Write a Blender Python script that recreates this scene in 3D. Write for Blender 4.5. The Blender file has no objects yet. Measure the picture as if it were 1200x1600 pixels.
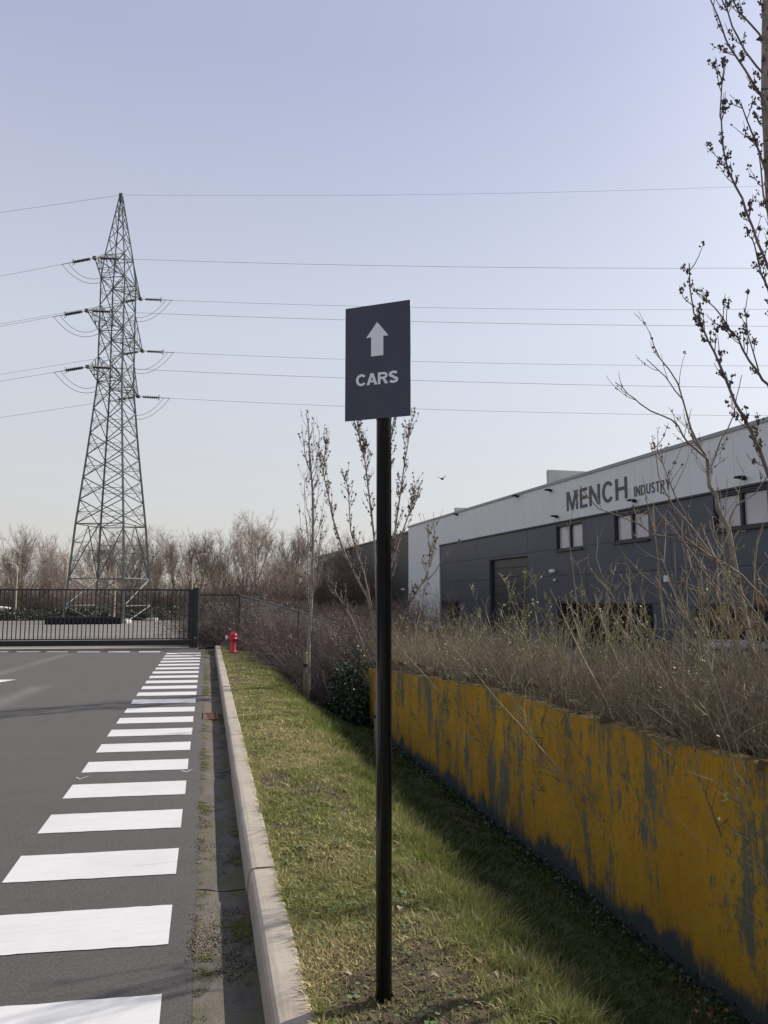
import bpy, math, random
import numpy as np
from mathutils import Vector, Matrix, Quaternion
R = math.radians
sc = bpy.context.scene
col = sc.collection
# ------------------------------------------------------------------ camera, sky, sun
cd_ = bpy.data.cameras.new('camera'); cam = bpy.data.objects.new('camera', cd_); col.objects.link(cam)
cd_.sensor_fit = 'HORIZONTAL'; cd_.sensor_width = 36.0; cd_.lens = 36.0
cd_.clip_start = 0.05; cd_.clip_end = 3000
cam.location = (0, 0, 1.65)
cam.rotation_euler = (R(90 + 6.277), 0, R(-13.05))
sc.camera = cam
SUN_AZ, SUN_EL = 68.0, 34.5          # azimuth from +Y towards +X
w = bpy.data.worlds.new('World'); sc.world = w; w.use_nodes = True
nt = w.node_tree; nt.nodes.clear()
sky = nt.nodes.new('ShaderNodeTexSky'); sky.sky_type = 'NISHITA'; sky.sun_disc = False
sky.sun_elevation = R(SUN_EL); sky.sun_rotation = R(SUN_AZ)
sky.air_density = 1.0; sky.dust_density = 3.0; sky.ozone_density = 6.0; sky.altitude = 0
hz = nt.nodes.new('ShaderNodeMixRGB'); hz.blend_type = 'MIX'; hz.inputs['Fac'].default_value = 0.65     # thin high haze, paler and warmer towards the horizon
tc = nt.nodes.new('ShaderNodeTexCoord'); sx = nt.nodes.new('ShaderNodeSeparateXYZ'); rp = nt.nodes.new('ShaderNodeValToRGB'); mu = nt.nodes.new('ShaderNodeMixRGB')
nt.links.new(tc.outputs['Generated'], sx.inputs[0]); nt.links.new(sx.outputs['Z'], rp.inputs['Fac']); mu.blend_type = 'MULTIPLY'; mu.inputs['Fac'].default_value = 1; mu.inputs['Color2'].default_value = (10, 10, 10, 1)
e_ = rp.color_ramp.elements; e_[0].position = .05; e_[0].color = (.86, .815, .75, 1); e_[1].position = .60; e_[1].color = (.55, .585, .77, 1); q_ = e_.new(.32); q_.color = (.81, .825, .875, 1)
nt.links.new(rp.outputs['Color'], mu.inputs['Color1']); nt.links.new(mu.outputs[0], hz.inputs['Color2'])
bg = nt.nodes.new('ShaderNodeBackground'); bg.inputs['Strength'].default_value = 0.075
wo = nt.nodes.new('ShaderNodeOutputWorld')
nt.links.new(sky.outputs[0], hz.inputs['Color1']); nt.links.new(hz.outputs[0], bg.inputs['Color']); nt.links.new(bg.outputs[0], wo.inputs['Surface'])
sl = bpy.data.lights.new('sun', 'SUN'); so = bpy.data.objects.new('sun', sl); col.objects.link(so)
sl.energy = 4.3; sl.angle = R(0.53); sl.color = (1.0, 0.93, 0.84)
az, el = R(SUN_AZ), R(SUN_EL)
sdir = Vector((math.sin(az) * math.cos(el), math.cos(az) * math.cos(el), math.sin(el)))
so.rotation_euler = (-sdir).to_track_quat('-Z', 'Y').to_euler()
sc.view_settings.view_transform = 'Standard'; sc.view_settings.look = 'None'
sc.view_settings.gamma = 1.0; sc.view_settings.exposure = 0.5
sc.view_settings.use_curve_mapping = False

# ------------------------------------------------------------------ helpers
class MB:
    def __init__(s): s.v = []; s.f = []; s.mi = []; s.cur = 0; s.tint = None
    def add(s, vs, fs):
        b = len(s.v); s.v.extend(vs); s.f.extend([tuple(i + b for i in q) for q in fs]); s.mi.extend([s.cur] * len(fs))
    def box(s, x0, x1, y0, y1, z0, z1, bev=0.0):
        if bev <= 0:
            s.add([(x0,y0,z0),(x1,y0,z0),(x1,y1,z0),(x0,y1,z0),(x0,y0,z1),(x1,y0,z1),(x1,y1,z1),(x0,y1,z1)],
                  [(0,3,2,1),(4,5,6,7),(0,1,5,4),(1,2,6,5),(2,3,7,6),(3,0,4,7)]); return
        b = bev; vs = []
        for z, i in ((z0, b), (z0 + b, 0), (z1 - b, 0), (z1, b)):
            xs0, xs1, ys0, ys1 = x0 + i, x1 - i, y0 + i, y1 - i
            c = b if i == 0 else b * .6
            vs += [(xs0+c,ys0,z),(xs1-c,ys0,z),(xs1,ys0+c,z),(xs1,ys1-c,z),(xs1-c,ys1,z),(xs0+c,ys1,z),(xs0,ys1-c,z),(xs0,ys0+c,z)]
        fs = [tuple(range(7, -1, -1)), tuple(range(24, 32))]
        for k in range(3):
            for i in range(8):
                j = (i + 1) % 8; fs.append((k*8+i, k*8+j, k*8+8+j, k*8+8+i))
        s.add(vs, fs)
    def tube(s, pts, rad, n=4, cap=False):
        m = len(pts)
        if m < 2: return
        b = len(s.v); up = None
        for i in range(m):
            a = pts[max(i-1, 0)]; c = pts[min(i+1, m-1)]
            dx, dy, dz = c[0]-a[0], c[1]-a[1], c[2]-a[2]
            l = math.sqrt(dx*dx+dy*dy+dz*dz) or 1e-9; dx /= l; dy /= l; dz /= l
            if up is None:
                up = (1, 0, 0) if abs(dx) < .8 else (0, 1, 0)
            k = up[0]*dx+up[1]*dy+up[2]*dz
            ux, uy, uz = up[0]-k*dx, up[1]-k*dy, up[2]-k*dz
            l = math.sqrt(ux*ux+uy*uy+uz*uz) or 1e-9; ux /= l; uy /= l; uz /= l
            up = (ux, uy, uz)
            vx, vy, vz = dy*uz-dz*uy, dz*ux-dx*uz, dx*uy-dy*ux
            r = rad[i] if not isinstance(rad, (int, float)) else rad
            p = pts[i]
            for j in range(n):
                t = 6.28318530718*j/n; cs, sn = math.cos(t)*r, math.sin(t)*r
                s.v.append((p[0]+ux*cs+vx*sn, p[1]+uy*cs+vy*sn, p[2]+uz*cs+vz*sn))
        for i in range(m-1):
            for j in range(n):
                j2 = (j+1) % n
                s.f.append((b+i*n+j, b+i*n+j2, b+(i+1)*n+j2, b+(i+1)*n+j)); s.mi.append(s.cur)
        if cap:
            s.f.append(tuple(b+j for j in range(n-1, -1, -1))); s.f.append(tuple(b+(m-1)*n+j for j in range(n))); s.mi += [s.cur]*2
    def bar(s, a, b, r, n=4): s.tube([a, b], r, n, True)
    def lathe(s, prof, n=16, c=(0, 0, 0), ax='z'):
        b = len(s.v)
        for r, z in prof:
            for j in range(n):
                t = 2*math.pi*j/n
                q = (r*math.cos(t), r*math.sin(t), z)
                if ax == 'x': q = (q[2], q[0], q[1])
                if ax == 'y': q = (q[1], q[2], q[0])
                s.v.append((q[0]+c[0], q[1]+c[1], q[2]+c[2]))
        for i in range(len(prof)-1):
            for j in range(n):
                s.f.append((b+i*n+j, b+i*n+(j+1) % n, b+(i+1)*n+(j+1) % n, b+(i+1)*n+j)); s.mi.append(s.cur)
        s.f.append(tuple(b+j for j in range(n-1, -1, -1))); s.f.append(tuple(b+(len(prof)-1)*n+j for j in range(n))); s.mi += [s.cur]*2
    def prism(s, poly, axis, a, b):           # poly in the two other axes
        n = len(poly); vs = []
        for t in (a, b):
            for p, q in poly: vs.append({'x': (t, p, q), 'y': (p, t, q), 'z': (p, q, t)}[axis])
        fs = [tuple(range(n-1, -1, -1)), tuple(range(n, 2*n))] + [(i, (i+1) % n, n+(i+1) % n, n+i) for i in range(n)]
        s.add(vs, fs)
    def build(s, name, mats, parent=None, smooth=False, loc=None):
        me = bpy.data.meshes.new(name); me.from_pydata(s.v, [], s.f)
        for m in (mats if isinstance(mats, (list, tuple)) else [mats]): me.materials.append(m)
        if any(s.mi): me.polygons.foreach_set('material_index', s.mi)
        if smooth: me.polygons.foreach_set('use_smooth', [True]*len(s.f))
        me.update()
        return link(name, me, parent, loc)
def link(name, me, parent=None, loc=None):
    o = bpy.data.objects.new(name, me); col.objects.link(o)
    if parent: o.parent = parent
    if loc: o.location = loc
    return o
def tag(o, label=None, cat=None, group=None, kind=None):
    if label: o['label'] = label
    if cat: o['category'] = cat
    if group: o['group'] = group
    if kind: o['kind'] = kind
    return o
def empty(name, loc=(0, 0, 0), rz=0, **k):
    o = bpy.data.objects.new(name, None); col.objects.link(o); o.location = loc; o.rotation_euler = (0, 0, rz); o.empty_display_size = .2
    return tag(o, **k)
def copy_tree(o, parent=None):
    c = o.copy(); col.objects.link(c)
    if parent: c.parent = parent
    for ch in list(o.children): copy_tree(ch, c)
    return c
def nmesh(name, v, f3, mat, parent=None, tint=None, smooth=False):
    """numpy triangles/quads -> object"""
    me = bpy.data.meshes.new(name); k = f3.shape[1]
    me.vertices.add(len(v)); me.vertices.foreach_set('co', v.astype(np.float32).ravel())
    me.loops.add(f3.size); me.loops.foreach_set('vertex_index', f3.astype(np.int32).ravel())
    me.polygons.add(len(f3)); me.polygons.foreach_set('loop_start', np.arange(0, f3.size, k, dtype=np.int32))
    if smooth: me.polygons.foreach_set('use_smooth', np.ones(len(f3), dtype=bool))
    if tint is not None:
        at = me.color_attributes.new('tint', 'FLOAT_COLOR', 'POINT'); at.data.foreach_set('color', tint.astype(np.float32).ravel())
    me.materials.append(mat); me.update(calc_edges=True)
    return link(name, me, parent)

# ------------------------------------------------------------------ materials
class NG:
    def __init__(s, name):
        s.m = bpy.data.materials.new(name); s.m.use_nodes = True; s.t = s.m.node_tree
        s.b = s.t.nodes['Principled BSDF']; s.out = s.t.nodes['Material Output']
        s.co = s.t.nodes.new('ShaderNodeTexCoord')
    def n(s, t, **k):
        o = s.t.nodes.new(t)
        for a, v in k.items():
            if a in o.inputs: o.inputs[a].default_value = v
            else: setattr(o, a, v)
        return o
    def l(s, a, b): s.t.links.new(a, b)
    def noise(s, scale=5, detail=4, rough=.6, stretch=None, coord='Object', loc=None):
        nz = s.n('ShaderNodeTexNoise'); nz.inputs['Scale'].default_value = scale; nz.inputs['Detail'].default_value = detail; nz.inputs['Roughness'].default_value = rough
        src = s.co.outputs[coord]
        if stretch or loc:
            mp = s.n('ShaderNodeMapping')
            if stretch: mp.inputs['Scale'].default_value = stretch
            if loc: mp.inputs['Location'].default_value = loc
            s.l(src, mp.inputs['Vector']); src = mp.outputs[0]
        s.l(src, nz.inputs['Vector']); return nz.outputs['Fac']
    def ramp(s, fac, stops):
        r = s.n('ShaderNodeValToRGB'); e = r.color_ramp.elements
        while len(e) < len(stops): e.new(.5)
        for i, (p, c) in enumerate(stops):
            e[i].position = p; e[i].color = (c if len(c) == 4 else (*c, 1)) if not isinstance(c, (int, float)) else (c, c, c, 1)
        s.l(fac, r.inputs['Fac']); return r.outputs['Color']
    def mix(s, fac, a, b, mode='MIX'):
        m = s.n('ShaderNodeMixRGB', blend_type=mode)
        for i, x in (('Fac', fac), ('Color1', a), ('Color2', b)):
            if isinstance(x, (int, float)): m.inputs[i].default_value = x if i == 'Fac' else (x, x, x, 1)
            elif isinstance(x, tuple): m.inputs[i].default_value = (*x, 1) if len(x) == 3 else x
            else: s.l(x, m.inputs[i])
        return m.outputs[0]
    def math(s, op, a, b=0.0, clamp=False):
        m = s.n('ShaderNodeMath', operation=op, use_clamp=clamp)
        for i, x in ((0, a), (1, b)):
            if isinstance(x, (int, float)): m.inputs[i].default_value = x
            else: s.l(x, m.inputs[i])
        return m.outputs[0]
    def xyz(s, coord='Object'):
        x = s.n('ShaderNodeSeparateXYZ'); s.l(s.co.outputs[coord], x.inputs[0]); return x.outputs
    def color(s, c): s.l(c, s.b.inputs['Base Color']) if not isinstance(c, tuple) else setattr(s.b.inputs['Base Color'], 'default_value', (*c, 1))
    def rough(s, r, spec=None, metal=None):
        if isinstance(r, (int, float)): s.b.inputs['Roughness'].default_value = r
        else: s.l(r, s.b.inputs['Roughness'])
        if spec is not None: s.b.inputs['Specular IOR Level'].default_value = spec
        if metal is not None: s.b.inputs['Metallic'].default_value = metal
    def bump(s, h, strength=.3, dist=.01):
        b = s.n('ShaderNodeBump'); b.inputs['Strength'].default_value = strength; b.inputs['Distance'].default_value = dist
        s.l(h, b.inputs['Height']); s.l(b.outputs[0], s.b.inputs['Normal'])

def simple(name, c, rough=.7, var=.25, scale=6, spec=.4, metal=0.0, bump=0, bscale=60, c2=None):
    g = NG(name); nz = g.noise(scale, 5)
    lo = tuple(x*(1-var) for x in c); hi = c2 or tuple(x*(1+var) for x in c)
    g.color(g.ramp(nz, [(.3, lo), (.7, hi)])); g.rough(rough, spec, metal)
    if bump: g.bump(g.noise(bscale, 3), bump, .006)
    return g.m
M = {}
M['pole'] = simple('black_powder_coat', (.010, .011, .014), .2, .2, 3, .35)
M['panel'] = simple('anthracite_sign_face', (.045, .050, .074), .42, .06, 2, .45)
M['print'] = simple('white_reflective_print', (.88, .88, .88), .5, .02, 4)
M['edge'] = simple('aluminium_edge', (.5, .5, .5), .4, .1, 4, .5, .6)
M['gate'] = simple('black_gate_paint', (.011, .012, .016), .38, .2, 3, .5)
M['red'] = simple('red_hydrant_paint', (.52, .018, .035), .42, .18, 14, .5)
M['whiteplastic'] = simple('white_plastic', (.72, .72, .7), .5, .06, 6)
M['steel'] = simple('weathered_galvanised_steel', (.125, .142, .128), .6, .3, 1.2, .4, .15)
M['steel_light'] = simple('bare_galvanised_steel', (.15, .158, .148), .55, .3, 1.2, .4, .15)
M['ceramic'] = simple('dark_glass_insulator', (.025, .024, .028), .3, .2, 8, .5)
M['wire'] = simple('power_line_aluminium', (.22, .225, .24), .6, .1, 1)
M['barkgrey'] = simple('pale_poplar_bark', (.27, .235, .195), .85, .35, 9, .2, 0, .4, 50)
M['twig'] = simple('grey_brown_twig', (.21, .172, .14), .85, .35, 7, .2)
M['twigdark'] = simple('dark_bud_twig', (.19, .16, .14), .85, .3, 7, .2)
M['bud'] = simple('dark_brown_bud', (.115, .09, .08), .7, .35, 20, .3)
M['farbark'] = simple('far_tree_bark', (.21, .18, .16), .9, .3, 2, .1)
M['fartwig'] = simple('far_tree_twig', (.30, .252, .215), .9, .3, .8, .1)  # far twig colours lightened to stand in for distance haze
M['fartwig2'] = simple('far_tree_reddish_twig', (.29, .225, .185), .9, .3, .8, .1)
M['scrub'] = simple('far_scrub_twig', (.15, .115, .088), .9, .35, .8, .1)
M['bramble'] = simple('bramble_stem', (.13, .098, .09), .85, .4, 4, .2)
M['hedge'] = simple('hedge_stem', (.27, .22, .145), .85, .6, 2.2, .2, c2=(.47, .40, .27))
M['low'] = simple('shaded_undergrowth_stem', (.18, .145, .098), .85, .5, 3, .2, c2=(.34, .28, .19))  # darker copy of the hedge stem, shade of the gaps put into its colour
M['hedgeleaf'] = simple('fresh_hedge_leaf', (.19, .23, .05), .6, .35, 12, .3)
M['ivy'] = simple('ivy_leaf', (.022, .042, .017), .38, .4, 12, .5)
M['ivy2'] = simple('dull_ivy_leaf', (.06, .07, .04), .6, .45, 9, .3)
M['weed'] = simple('broad_weed_leaf', (.085, .13, .042), .5, .3, 25, .4)
M['dead'] = simple('dead_leaf', (.36, .29, .18), .8, .35, 30, .2)
M['deadbrown'] = simple('hanging_dead_leaf', (.24, .13, .06), .8, .35, 30, .2)
M['stake'] = simple('weathered_stake_wood', (.19, .155, .105), .85, .3, 20, .2, 0, .3, 60)
M['lamp'] = simple('pale_lamp_post', (.55, .46, .33), .6, .15, 3)
M['black'] = simple('matt_black', (.012, .012, .013), .7, .3, 4, .3)
M['rust'] = simple('rusty_cast_iron', (.13, .055, .035), .85, .35, 30, .3, 0, .4, 120)
M['glass_dark'] = simple('dark_car_glass', (.02, .024, .028), .06, .1, 1, .6)
M['silver'] = simple('silver_car_paint', (.17, .175, .18), .42, .05, 3, .4, .1)
M['whitecar'] = simple('white_car_paint', (.75, .75, .75), .3, .03, 3, .5)
M['tyre'] = simple('tyre_rubber', (.02, .02, .02), .8, .2, 8, .3)
M['cladlight'] = simple('light_grey_cladding', (.72, .72, .71), .5, .03, .7, .4)
M['claddark'] = simple('anthracite_cladding', (.060, .066, .086), .42, .08, .5, .45)
M['hall'] = simple('dark_grey_hall_cladding', (.062, .062, .064), .5, .12, .4, .4)
M['frame'] = simple('anthracite_window_frame', (.025, .027, .033), .4, .1, 2)
M['coping'] = simple('roof_coping', (.33, .34, .34), .5, .06, 1)
M['letters'] = simple('dark_grey_letters', (.075, .078, .085), .5, .05, 1)
M['firewall'] = simple('pale_concrete', (.5, .49, .46), .85, .12, 1.5)
M['redwhite'] = simple('faded_barrier_plank', (.3, .2, .25), .6, .3, 3)
g = NG('window_glass_painted_sky'); g.color(g.ramp(g.noise(.5, 2), [(.3, (.44, .41, .44)), (.7, (.52, .49, .52))])); g.rough(.08, .8); M['pane'] = g.m  # pale sky reflection put into the glass colour
g = NG('dark_window_glass'); g.color(g.ramp(g.noise(1.5, 3), [(.4, (.015, .013, .013)), (.7, (.055, .038, .035))])); g.rough(.05, .6); M['paned'] = g.m
g = NG('roller_door_paint'); g.color((.036, .038, .044)); g.rough(.3, .5); M['door'] = g.m
# asphalt: grey aggregate, dusty streaks, darker seam
g = NG('asphalt'); x, y, z = g.xyz()
fine = g.noise(150, 4, .85); mid = g.noise(45, 3, .7); big = g.noise(.5, 4, .6)
c = g.ramp(big, [(.3, (.058, .053, .050)), (.72, (.078, .072, .068))])
c = g.mix(.5, c, g.ramp(fine, [(.32, (.022, .021, .02)), (.5, (.08, .075, .071)), (.70, (.23, .215, .2))]), 'MIX')
c = g.mix(g.ramp(mid, [(.55, 0.0), (.75, .6)]), c, (.045, .043, .042))
c = g.mix(g.ramp(g.noise(3.2, 6, .75), [(.45, 0.0), (.75, .35)]), c, (.125, .115, .105))
c = g.mix(g.ramp(g.noise(95, 2, .6, None, 'Object', (5, 5, 5)), [(.68, 0.0), (.76, .8)]), c, (.26, .245, .225))
def streak(c, ax, ay, bx, by, wd, amt, colr):
    L = math.hypot(bx-ax, by-ay); ux, uy = (bx-ax)/L, (by-ay)/L
    d = g.math('ADD', g.math('MULTIPLY', g.math('SUBTRACT', x, ax), -uy), g.math('MULTIPLY', g.math('SUBTRACT', y, ay), ux))
    t = g.math('ADD', g.math('MULTIPLY', g.math('SUBTRACT', x, ax), ux), g.math('MULTIPLY', g.math('SUBTRACT', y, ay), uy))
    f = g.math('SUBTRACT', 1.0, g.math('DIVIDE', g.math('ABSOLUTE', d), wd), True)
    e = g.math('MULTIPLY', g.math('MULTIPLY', g.math('MULTIPLY', t, 1.5, True), g.math('MULTIPLY', g.math('SUBTRACT', L, t), 1.5, True)), f)
    e = g.math('MULTIPLY', g.math('MULTIPLY', e, amt), g.ramp(g.noise(7, 5, .7), [(.25, .25), (.7, 1.0)]), True)
    return g.mix(e, c, colr)
c = streak(c, -3.3, 9.6, -2.9, 15.9, .30, .9, (.21, .19, .165))
c = streak(c, -4.35, 17.0, -3.78, 24.4, .26, .8, (.2, .182, .158))
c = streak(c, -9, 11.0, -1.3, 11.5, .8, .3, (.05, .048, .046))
c = streak(c, -9, 9.1, -1.3, 8.9, .25, .35, (.12, .11, .10))
c = streak(c, -9, 13.6, -1.6, 14.4, .5, .3, (.12, .11, .10))
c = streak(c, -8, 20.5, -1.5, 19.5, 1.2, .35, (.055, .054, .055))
# scattered dirt beside the gutter
c = g.mix(g.math('MULTIPLY', g.ramp(g.noise(24, 5, .75), [(.5, 0.0), (.64, .8)]), g.math('MULTIPLY', g.math('ADD', x, .085), 14, True)), c, (.13, .115, .09))
c = g.mix(.28, c, g.ramp(g.noise(60, 3, .8), [(.35, (.02, .019, .018)), (.65, (.17, .158, .148))]))
g.color(c); g.rough(.88, .3); g.bump(fine, .8, .008); M['asphalt'] = g.m
g = NG('white_road_paint'); f = g.noise(150, 4, .85); st = g.noise(6, 4, .6, (.5, 8, 1))
c = g.ramp(st, [(.3, (.52, .515, .50)), (.7, (.58, .575, .56))]); c = g.mix(g.ramp(f, [(.60, 0.0), (.72, .6)]), c, (.22, .21, .2))
c = g.mix(g.ramp(g.noise(1.3, 5, .7), [(.45, 0.0), (.75, .3)]), c, (.36, .35, .33))
g.color(c); g.rough(.7, .3); g.bump(f, .25, .004); M['paint'] = g.m
g = NG('kerb_concrete'); f = g.noise(120, 4, .7); b = g.noise(3, 5, .65); st = g.noise(90, 3, .6, (1, .08, 1))
c = g.ramp(b, [(.28, (.29, .25, .20)), (.72, (.41, .365, .30))]); c = g.mix(.07, c, g.ramp(st, [(.35, (.2, .175, .145)), (.65, (.42, .39, .34))]))
c = g.mix(g.ramp(f, [(.60, 0.0), (.68, .6)]), c, (.12, .1, .075))
c = g.mix(g.ramp(g.noise(28, 5, .8), [(.56, 0.0), (.7, .55)]), c, (.2, .175, .14))
c = g.mix(g.ramp(g.noise(1.1, 4, .6, None, 'Object', (3.1, .7, 0)), [(.6, 0.0), (.68, .6)]), c, (.19, .12, .09))
g.color(c); g.rough(.9, .2); g.bump(g.mix(.3, f, st), .55, .005); M['kerb'] = g.m
g = NG('dirty_gutter_concrete'); x, y, z = g.xyz(); f = g.noise(80, 4, .75); b = g.noise(2.6, 5, .7, (2.2, .7, 1)); p = g.noise(20, 5, .75)
c = g.ramp(b, [(.3, (.082, .073, .065)), (.7, (.15, .133, .114))])
ed = g.math('MAXIMUM', g.math('MULTIPLY', g.math('SUBTRACT', .09, x), 13, True), g.math('MULTIPLY', g.math('SUBTRACT', x, .17), 9, True))
c = g.mix(g.math('MULTIPLY', g.ramp(p, [(.42, 0.0), (.58, .85)]), ed), c, (.085, .075, .05))
c = g.mix(g.ramp(g.noise(3.5, 5, .7, None, 'Object', (7, 3, 1)), [(.48, 0.0), (.62, .65)]), c, (.10, .10, .042))
c = g.mix(g.ramp(f, [(.6, 0.0), (.7, .8)]), c, (.035, .032, .026))
g.color(c); g.rough(.95, .15); g.bump(g.mix(.5, f, p), .7, .012); M['gutter'] = g.m
g = NG('yard_gravel'); f = g.noise(9, 5, .7); b = g.noise(.16, 4, .6, (.5, 1.6, 1))
c = g.ramp(b, [(.3, (.135, .122, .112)), (.7, (.21, .192, .178))]); c = g.mix(.4, c, g.ramp(f, [(.35, (.1, .09, .08)), (.65, (.27, .25, .23))]))
g.color(c); g.rough(.95, .15); M['yard'] = g.m
g = NG('rough_ground'); c = g.ramp(g.noise(.4, 5, .7), [(.3, (.045, .04, .024)), (.7, (.085, .075, .042))]); g.color(c); g.rough(.95, .1); M['ground'] = g.m
g = NG('car_park_concrete'); c = g.ramp(g.noise(.6, 5, .6), [(.3, (.12, .115, .11)), (.7, (.19, .185, .18))]); g.color(c); g.rough(.9, .2); M['lot'] = g.m
g = NG('verge_soil'); x, y, z = g.xyz(); b = g.noise(3, 6, .7); f = g.noise(40, 5, .75)
c = g.ramp(b, [(.3, (.075, .06, .036)), (.55, (.1, .085, .05)), (.75, (.075, .075, .03))]); c = g.mix(.5, c, g.ramp(f, [(.3, (.03, .024, .016)), (.7, (.165, .13, .085))]))
g.color(c); g.rough(.97, .1); g.bump(f, .8, .02); M['soil'] = g.m
def tinted(name, rough=.6, spec=.3, trans=0):
    g = NG(name); a = g.n('ShaderNodeAttribute', attribute_name='tint'); g.color(a.outputs['Color']); g.rough(rough, spec)
    if trans:
        t = g.n('ShaderNodeBsdfTranslucent'); g.l(a.outputs['Color'], t.inputs['Color'])
        m = g.n('ShaderNodeMixShader'); m.inputs[0].default_value = trans
        g.l(g.b.outputs[0], m.inputs[1]); g.l(t.outputs[0], m.inputs[2]); g.l(m.outputs[0], g.out.inputs['Surface'])
    return g.m
M['grass'] = tinted('grass_blades', .6, .25, .25); M['crumb'] = tinted('soil_crumbs', .95, .1)
# yellow lichen wall
g = NG('lichen_covered_concrete'); x, y, z = g.xyz()
s1 = g.noise(1.0, 6, .72, (1, 2.7, .5)); s2 = g.noise(1.0, 6, .8, (1, 15, 1.7)); s3 = g.noise(1.0, 5, .7, (1, 1.2, .75), 'Object', (0, 5.2, 1)); f = g.noise(85, 5, .8); f2 = g.noise(26, 6, .8, (1, 1, .5)); b = g.noise(1.5, 5, .6)
c = g.ramp(b, [(.3, (.37, .185, .014)), (.7, (.48, .27, .022))])
c = g.mix(g.ramp(g.noise(5, 6, .75, (1, 1.5, .45)), [(.42, 0.0), (.75, .6)]), c, (.25, .155, .035))
c = g.mix(g.ramp(s2, [(.5, 0.0), (.75, .4)]), c, (.40, .29, .06))
bare = g.ramp(f2, [(.3, (.05, .068, .060)), (.7, (.15, .165, .125))])
k = g.math('ADD', g.math('ADD', g.math('MULTIPLY', s1, .42), g.math('MULTIPLY', s3, .36)), g.math('MULTIPLY', s2, .2))
k = g.math('ADD', k, g.math('MULTIPLY', f, .12)); k = g.math('ADD', k, g.math('MULTIPLY', f2, .18))      # frayed, speckled rims
c = g.mix(g.ramp(k, [(.652, 0.0), (.688, .9)]), c, bare)
k2 = g.math('ADD', g.math('ADD', g.math('MULTIPLY', s3, .25), g.math('MULTIPLY', f2, .55)), g.math('MULTIPLY', f, .4))
c = g.mix(g.ramp(k2, [(.635, 0.0), (.685, .75)]), c, (.075, .085, .05))
c = g.mix(g.ramp(g.noise(11, 4, .8, (1, 1.6, .5)), [(.70, 0.0), (.725, .9)]), c, (.02, .018, .014))
gn = g.n('ShaderNodeNewGeometry'); nx = g.n('ShaderNodeSeparateXYZ'); g.l(gn.outputs['True Normal'], nx.inputs[0])
c = g.mix(g.math('MULTIPLY', nx.outputs['Z'], g.ramp(g.noise(6, 4), [(.25, .6), (.6, 1.0)]), True), c, g.ramp(f2, [(.3, (.05, .045, .02)), (.7, (.15, .11, .045))]))     # top face darkened in colour, standing in for hedge shade
band = g.math('ADD', z, g.math('MULTIPLY', g.noise(1.0, 6, .75, (1, 2.6, 1.0)), -.8)); band = g.math('ADD', band, g.math('MULTIPLY', f2, -.16)); band = g.math('MULTIPLY', g.math('ADD', band, .86), -9, True)
c = g.mix(band, c, g.mix(f2, (.032, .042, .040), (.085, .098, .088)))
g.color(c); g.rough(.9, .15); g.bump(g.mix(.5, f, f2), .6, .008); M['wall'] = g.m

# ------------------------------------------------------------------ setting
SK = .0030                                            # slight skew of kerb line against the camera's Y axis
def kx(x, y): return x + SK*(y-5)
def verge_z(X, Y):
    pts_x = np.array([.40, .95, 1.35, 1.9, 2.5, 2.85, 4.0]); pts_z = np.array([.115, .11, .03, -.27, -.55, -.60, -.60])
    z = np.interp(X, pts_x, pts_z); f = np.clip((np.asarray(Y, float)-19)/8, 0, 1)
    return z*(1-f) + np.interp(X, [.4, 2, 4], [.1, -.1, -.45])*f
def base_z(X, Y):
    z = np.interp(X, [-5, .3, 2.9, 4, 9, 18], [-.06, -.06, -.66, -.62, -.66, -.84])
    f = np.clip((np.asarray(Y, float)-26)/25, 0, 1)
    return z*(1-f) + f*np.interp(X, [-5, 3, 12, 18], [-.06, -.06, -.5, -.84])
xs = np.unique(np.concatenate([np.linspace(-900, -60, 8), np.linspace(-60, 60, 81), np.linspace(60, 900, 8)]))
ys = np.unique(np.concatenate([np.linspace(-900, -40, 8), np.linspace(-40, 120, 81), np.linspace(120, 1500, 9)]))
def grid(name, xs, ys, zf, mat, smooth=True):
    X, Y = np.meshgrid(xs, ys); Z = zf(X, Y); n, m = X.shape
    v = np.stack([X, Y, Z], -1).reshape(-1, 3); i = np.arange(n*m).reshape(n, m)
    f = np.stack([i[:-1, :-1], i[:-1, 1:], i[1:, 1:], i[1:, :-1]], -1).reshape(-1, 4)
    return nmesh(name, v, f, mat, smooth=smooth)
tag(grid('ground', xs, ys, base_z, M['ground']), kind='structure')
road = MB(); road.add([(-60, -12, 0), (kx(-.005, -12), -12, 0), (kx(-.005, 25.3), 25.3, 0), (-60, 31, 0)], [(0, 1, 2, 3)])
road = tag(road.build('road', M['asphalt']), kind='structure')
yd = MB(); yd.add([(-90, 32.0, -.012), (-.35, 25.7, -.012), (.25, 26.5, -.012), (1.0, 62, -.012), (-90, 62, -.012)], [(0, 1, 2, 3, 4)])
tag(yd.build('yard', M['yard']), kind='structure')
tr = MB(); tr.box(-9.4, 0, -.16, .22, -.1, .022, .004)
tr = tr.build('gate_track', M['kerb']); tr.location = (-.2, 25.72, 0); tr.rotation_euler = (0, 0, R(-5.9)); tag(tr, kind='structure')
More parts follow.
